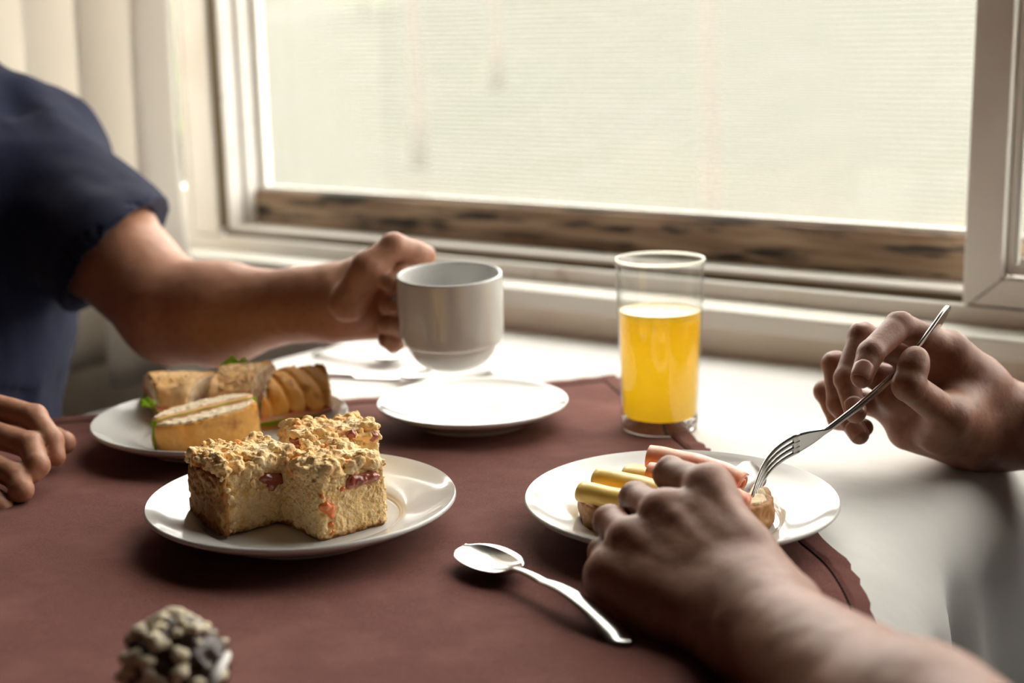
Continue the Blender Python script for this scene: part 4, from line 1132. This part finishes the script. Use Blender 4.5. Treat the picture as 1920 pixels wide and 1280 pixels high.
def add_head(parent, c, fwd, m, hair_m, facing):
    f3 = np.array(fwd, float); f3 /= np.linalg.norm(f3); s3 = np.cross([0, 0, 1.0], f3); R_ = np.stack([f3, s3, np.cross(f3, s3)], 1)
    P_ = lambda x, y, z: c + R_ @ np.array([x, y, z])
    g = [Grp([Ell(P_(-.012, 0, .035), (.098, .076, .090), R_), Ell(P_(.022, 0, -.045), (.066, .056, .068), R_), Ell(P_(.058, 0, -.088), (.024, .026, .018), R_)], .03),
         Grp([Cap(P_(.078, 0, .012), P_(.104, 0, -.024), .008, .013), Cap(P_(.080, -.028, .030), P_(.080, .028, .030), .008, .008)], .01, .012),
         Grp([Cap(P_(.080, -.020, -.056), P_(.080, .020, -.056), .006, .006), Cap(P_(.078, -.017, -.066), P_(.078, .017, -.066), .006, .006)], .002, .006),
         Grp([Ell(P_(.078, s * .031, .010), (.010, .017, .009), R_) for s in (1, -1)], 0, .006, sub=True),
         Grp([Ell(P_(-.006, s * .078, -.004), (.020, .008, .032), R_) for s in (1, -1)], 0, .006)]
    hairg = [Grp([Ell(P_(-.020, 0, .050), (.104, .082, .088), R_)], 0), Grp([Ell(P_(.085, 0, -.020), (.075, .10, .085), R_)], 0, .01, sub=True), Grp([Ell(P_(.0, 0, -.10), (.16, .16, .09), R_)], 0, .01, sub=True)]
    eyes = [(P_(.074, s * .031, .008)) for s in (1, -1)]
    v, f = iso_mesh(g, .0035)
    ho = iso('hair', hairg, .0035, hair_m, parent, lambda p, d: d + vnoise(p, 90) * .006)
    for e in eyes:
        eo = iso('eye', [Grp([Ell(e, (.012, .012, .012))])], .002, M['ceramic'], parent)
        iso('iris', [Grp([Ell(e + f3 * .0085, (.0045, .0055, .0055), R_)])], .0012, M['choc'], parent)
    return v, f
hv, hf_ = add_head(man, W(-.63, -.50, .50), TU, M['skin_l'], M['hairmat'], 1)
body = build_body('body', [(hfL, .0016), (hfR, .0016)], torso, M['skin_l'], man)
def append_mesh(o, V, Fc, parent):
    bm = bmesh.new(); bm.from_mesh(o.data); me = bpy.data.meshes.new('tmp'); V = to_local(parent, V); me.from_pydata(V.tolist(), [], Fc.tolist()); bm.from_mesh(me)
    for q in bm.faces: q.smooth = True
    bm.to_mesh(o.data); bm.free(); bpy.data.meshes.remove(me)
append_mesh(body, hv, hf_, man)
# t-shirt: torso, shoulders, sleeves; sleeve ends are cut open
sl_dir = (elbow - shoulder); sl_dir /= np.linalg.norm(sl_dir)
sl_end = J(222, 484, 1.29)
R_T = np.stack([TU, NW, [0, 0, 1]], 1)
shirt_p = [Ell(W(-.615, -.45, .08), (.128, .200, .255), R_T), Cap(shoulder + np.array([-.01, .0, .000]), W(-.66, -.50, .222), .060, .055),
           Cap(J(40, 292, 1.37), J(45, 350, 1.36), .056, .072),
           Cap(shoulderR, W(-.66, -.50, .225), .060, .055), Ell(W(-.63, -.48, -.10), (.135, .19, .24), R_T)]
sleeve = [Cap(shoulder, sl_end + sl_dir * .05, .067, .068)]
sleeveR = [Cap(shoulderR, shoulderR * .25 + elbowR * .75, .066, .066)]
cutv = sl_dir - .55 * CM[:, 2]; cutv /= np.linalg.norm(cutv)
def shirt_post(p, d):
    q = p - sl_end; along = q @ cutv
    near = np.linalg.norm(p - sl_end, axis=1) < .16
    rad = np.linalg.norm(q - (q @ sl_dir)[:, None] * sl_dir, axis=1)
    cut = np.where(near & (rad < .085), along, -1.0)
    qr = p - (shoulderR * .35 + elbowR * .65); dr = elbowR - shoulderR; dr /= np.linalg.norm(dr); cr_ = np.where((np.linalg.norm(qr, axis=1) < .12) & (np.linalg.norm(qr - (qr @ dr)[:, None] * dr, axis=1) < .074), qr @ dr, -1)
    st_ = (p - shoulder)
    fold = vnoise(p * np.array([1, 1, .45]), 22) * .020 + vnoise(p * np.array([1, 1, .5]), 55) * .006
    d = d + np.where(near, fold * .4, fold)
    return np.maximum(np.maximum(d, cut), cr_)
armhole = Grp([Cap(shoulder * .32 + elbow * .68, elbow, .0565, .0565)], 0, 0, sub=True)
neckhole = Grp([Cap(neck + np.array([0, 0, -.03]), neck + np.array([0, 0, .2]), .068, .075)], 0, .006, sub=True)
g_ = [Grp(shirt_p, .05), Grp(sleeve + sleeveR, 0, .030), armhole, neckhole]
o = iso('t_shirt', g_, .0042, M['navy'], man, shirt_post); tag(o, 'navy cotton t-shirt')
iso('trousers', [Grp([Ell(W(-.64, -.50, -.20), (.135, .195, .13), R_T)] + [Cap(W(-.62, ww, -.27), W(-.22, ww2, -.25), .095, .075) for ww, ww2 in ((-.40, -.38), (-.60, -.62))] +
     [Cap(W(-.22, ww2, -.25), W(-.26, ww2, -.68), .075, .058) for ww2 in (-.38, -.62)], .03)], .008, M['denim'], man)

# ---------- the person at the right end of the table
man2 = empty('person', tuple(W(.80, -.42, -Z0)), label='person at the right, only forearms and hands in view, eating with knife and fork', cat='person')
def Z(x, y, D): return J(1500 + x / 3.764, 560 + y / 3.764, D - .042 * min(1, max(.25, (1500 - x) / 600)))
fF = [[Z(1040, 350, .972), Z(700, 190, .955), Z(500, 380, .934), Z(412, 612, .922)],
      [Z(860, 450, .988), Z(440, 262, .985), Z(330, 560, .972), Z(408, 868, .955)],
      [Z(750, 600, 1.002), Z(250, 462, 1.005), Z(275, 740, .992), Z(450, 1010, .972)],
      [Z(665, 790, 1.008), Z(180, 655, 1.022), Z(270, 850, 1.008), Z(500, 925, .985)]]
tF = [Z(1230, 880, .985), Z(1040, 820, .955), Z(765, 610, .925), Z(835, 345, .932)]
wristF = Z(1420, 900, 1.005); elbowF = W(.62, -.185, .035); shoulderF = W(.83, -.24, .24)
gF, mcF, rtF = hand_groups(wristF, fF, tF, .0092, .0108, pr=.0135, thenar=.0175)
gF.append(Grp([Cap(Z(660, 680, .995), Z(1000, 780, .985), .0115, .013), Cap(Z(1240, 1010, 1.0), Z(760, 940, 1.0), .019, .0125), Cap(Z(1150, 560, .995), Z(1300, 800, 1.0), .017, .020), Cap(Z(1200, 1060, .985), Z(960, 960, .975), .013, .012)], .012, .014))
armF = Grp([Cap(shoulderF, elbowF, .055, .046), Cap(elbowF, elbowF * .65 + wristF * .35, .046, .042), Cap(elbowF * .65 + wristF * .35, wristF, .040, .0265), Cap(wristF, Z(1300, 880, 1.0), .0255, .025)], .015, .014)
crF = creases(fF[0], CM @ np.array([-.4, .8, .1]), .0092, (1, 2)) + creases(fF[1], CM @ np.array([-.7, .5, .3]), .0092, (1, 2)) + creases(fF[2], CM @ np.array([-.9, .3, .3]), .009, (1, 2)) + creases(fF[3], CM @ np.array([-.9, .2, .3]), .008, (1,))
crF += creases([tF[1], tF[2], tF[3], tF[3]], CM @ np.array([.2, 0, 1]), .0105, (1,))
hfF = hand_field([armF] + gF, lforms(fF, tF, .0094, .0104), crF)
def Q(x, y, D): return J(1050 + x / 2.782, 820 + y / 2.782, D)
fN = [[Q(775, 262, .756), Q(575, 188, .795), Q(640, 330, .818), Q(740, 420, .822)],
      [Q(545, 400, .750), Q(400, 322, .788), Q(500, 440, .812), Q(600, 520, .815)],
      [Q(370, 545, .747), Q(262, 440, .778), Q(360, 560, .802), Q(480, 640, .802)],
      [Q(262, 715, .742), Q(225, 600, .766), Q(300, 660, .788), Q(400, 720, .786)]]
tN = [Q(900, 800, .735), Q(900, 560, .765), Q(800, 400, .795), Q(700, 330, .818)]
wristN = J(1432, 1172, .680); elbowN = J(2010, 1600, .455); shoulderN = W(.83, -.68, .24)
gN, mcN, rtN = hand_groups(wristN, fN, tN, .0092, .0108, pr=.0115, thenar=.0150)
nb_ = CM @ np.array([-.05, .35, 1.0]); nb_ /= np.linalg.norm(nb_)
gN.append(Grp([Cap(mcN[i] + nb_ * .003, mcN[i] * .9 + rtN[i] * .1 + nb_ * .002, (.0122, .0125, .0118, .0108)[i], .0112) for i in range(4)], .0, .006))
gN.append(Grp([Cap(mcN[i] + nb_ * .0105, (mcN[i] * .45 + rtN[i] * .55) + nb_ * .0100, .0042, .0028) for i in range(4)], .001, .005))
gN.append(Grp([Cap(Q(300, 760, .745), Q(600, 1040, .722), .0145, .018), Cap(Q(850, 560, .765), Q(1000, 800, .725), .013, .018)], .01, .016))
armN = Grp([Cap(shoulderN, elbowN, .052, .043), Cap(elbowN, elbowN * .6 + wristN * .4, .038, .035), Cap(elbowN * .6 + wristN * .4, wristN, .034, .0255), Cap(wristN, wristN * .8 + mcN[1] * .2, .0245, .021), Cap(J(1468, 1112, .712), J(1475, 1118, .710), .012, .012)], .015, .015)
hfN = hand_field([armN] + gN, lforms(fN, tN, .0098, .0110), creases(fN[0], nb_, .0098, (1,)))
wristN = wristN
torso2 = [Ell(W(.865, -.43, .12), (.10, .175, .22), R_T), Cap(W(.875, -.26, .235), W(.875, -.60, .235), .055, .055), Cap(W(.885, -.43, .26), W(.875, -.43, .43), .058, .054),
          Ell(W(.875, -.43, -.12), (.11, .17, .20), R_T)] + [Cap(W(.84, a_, -.27), W(.42, a_, -.25), .085, .065) for a_ in (-.33, -.53)] + [Cap(W(.42, a_, -.25), W(.44, a_, -.68), .062, .045) for a_ in (-.33, -.53)]
hv, hf_ = add_head(man2, W(.850, -.43, .50), -TU, M['skin_r'], M['hairmat'], -1)
body2 = build_body('body', [(hfF, .0014), (hfN, .0015)], torso2, M['skin_r'], man2)
append_mesh(body2, hv, hf_, man2)
iso('t_shirt', [Grp([Ell(W(.865, -.43, .10), (.125, .195, .26), R_T), Cap(W(.875, -.24, .235), W(.875, -.62, .235), .068, .068), Ell(W(.875, -.43, -.10), (.135, .19, .24), R_T)], .05),
     Grp([Cap(shoulderF, shoulderF * .5 + elbowF * .5, .066, .062), Cap(shoulderN, shoulderN * .5 + elbowN * .5, .066, .060)], 0, .03),
     Grp([Cap(W(.875, -.43, .33), W(.875, -.43, .5), .065, .075)], 0, .005, sub=True)], .006, M['grey_shirt'], man2, lambda p, d: d + vnoise(p, 20) * .012)
iso('trousers', [Grp([Ell(W(.865, -.43, -.20), (.135, .195, .13), R_T)] + [Cap(W(.84, a_, -.27), W(.42, a_, -.25), .095, .075) for a_ in (-.33, -.53)] +
     [Cap(W(.42, a_, -.25), W(.44, a_, -.68), .075, .058) for a_ in (-.33, -.53)], .03)], .008, M['denim'], man2)
nail(man2, fF[0], .0095, CM @ np.array([-.35, .2, .9])); nail(man2, fF[1], .0095, CM @ np.array([-.1, -.2, 1]))
nail(man2, fF[2], .0091, CM @ np.array([-.1, -.3, 1]))

# ---------- plain chairs under both of them
def chair(u, s, lab):
    root = empty('chair', tuple(W(u, -.45, -Z0)), label=lab, cat='chair')
    def cb(nm, *a):
        o = wbox(nm, *a, M['floor'], None, .004); o.parent = root; o.matrix_parent_inverse = Matrix.Translation(-Vector(root.location)); return o
    cb('seat', u - .20, u + .20, -.67, -.23, -.385, -.345)
    for a_ in (-.19, .15):
        for b_ in (-.66, -.28): cb('leg', u + a_, u + a_ + .04, b_, b_ + .04, -Z0, -.385)
    bu = u - s * .19
    cb('backrest', bu - .015, bu + .015, -.66, -.24, -.05, .14)
    for b_ in (-.66, -.28): cb('back_post', bu - .018, bu + .018, b_, b_ + .035, -.345, .0)
chair(-.66, 1, 'wooden chair under the person in navy'); chair(.90, -1, 'wooden chair under the person at the right')
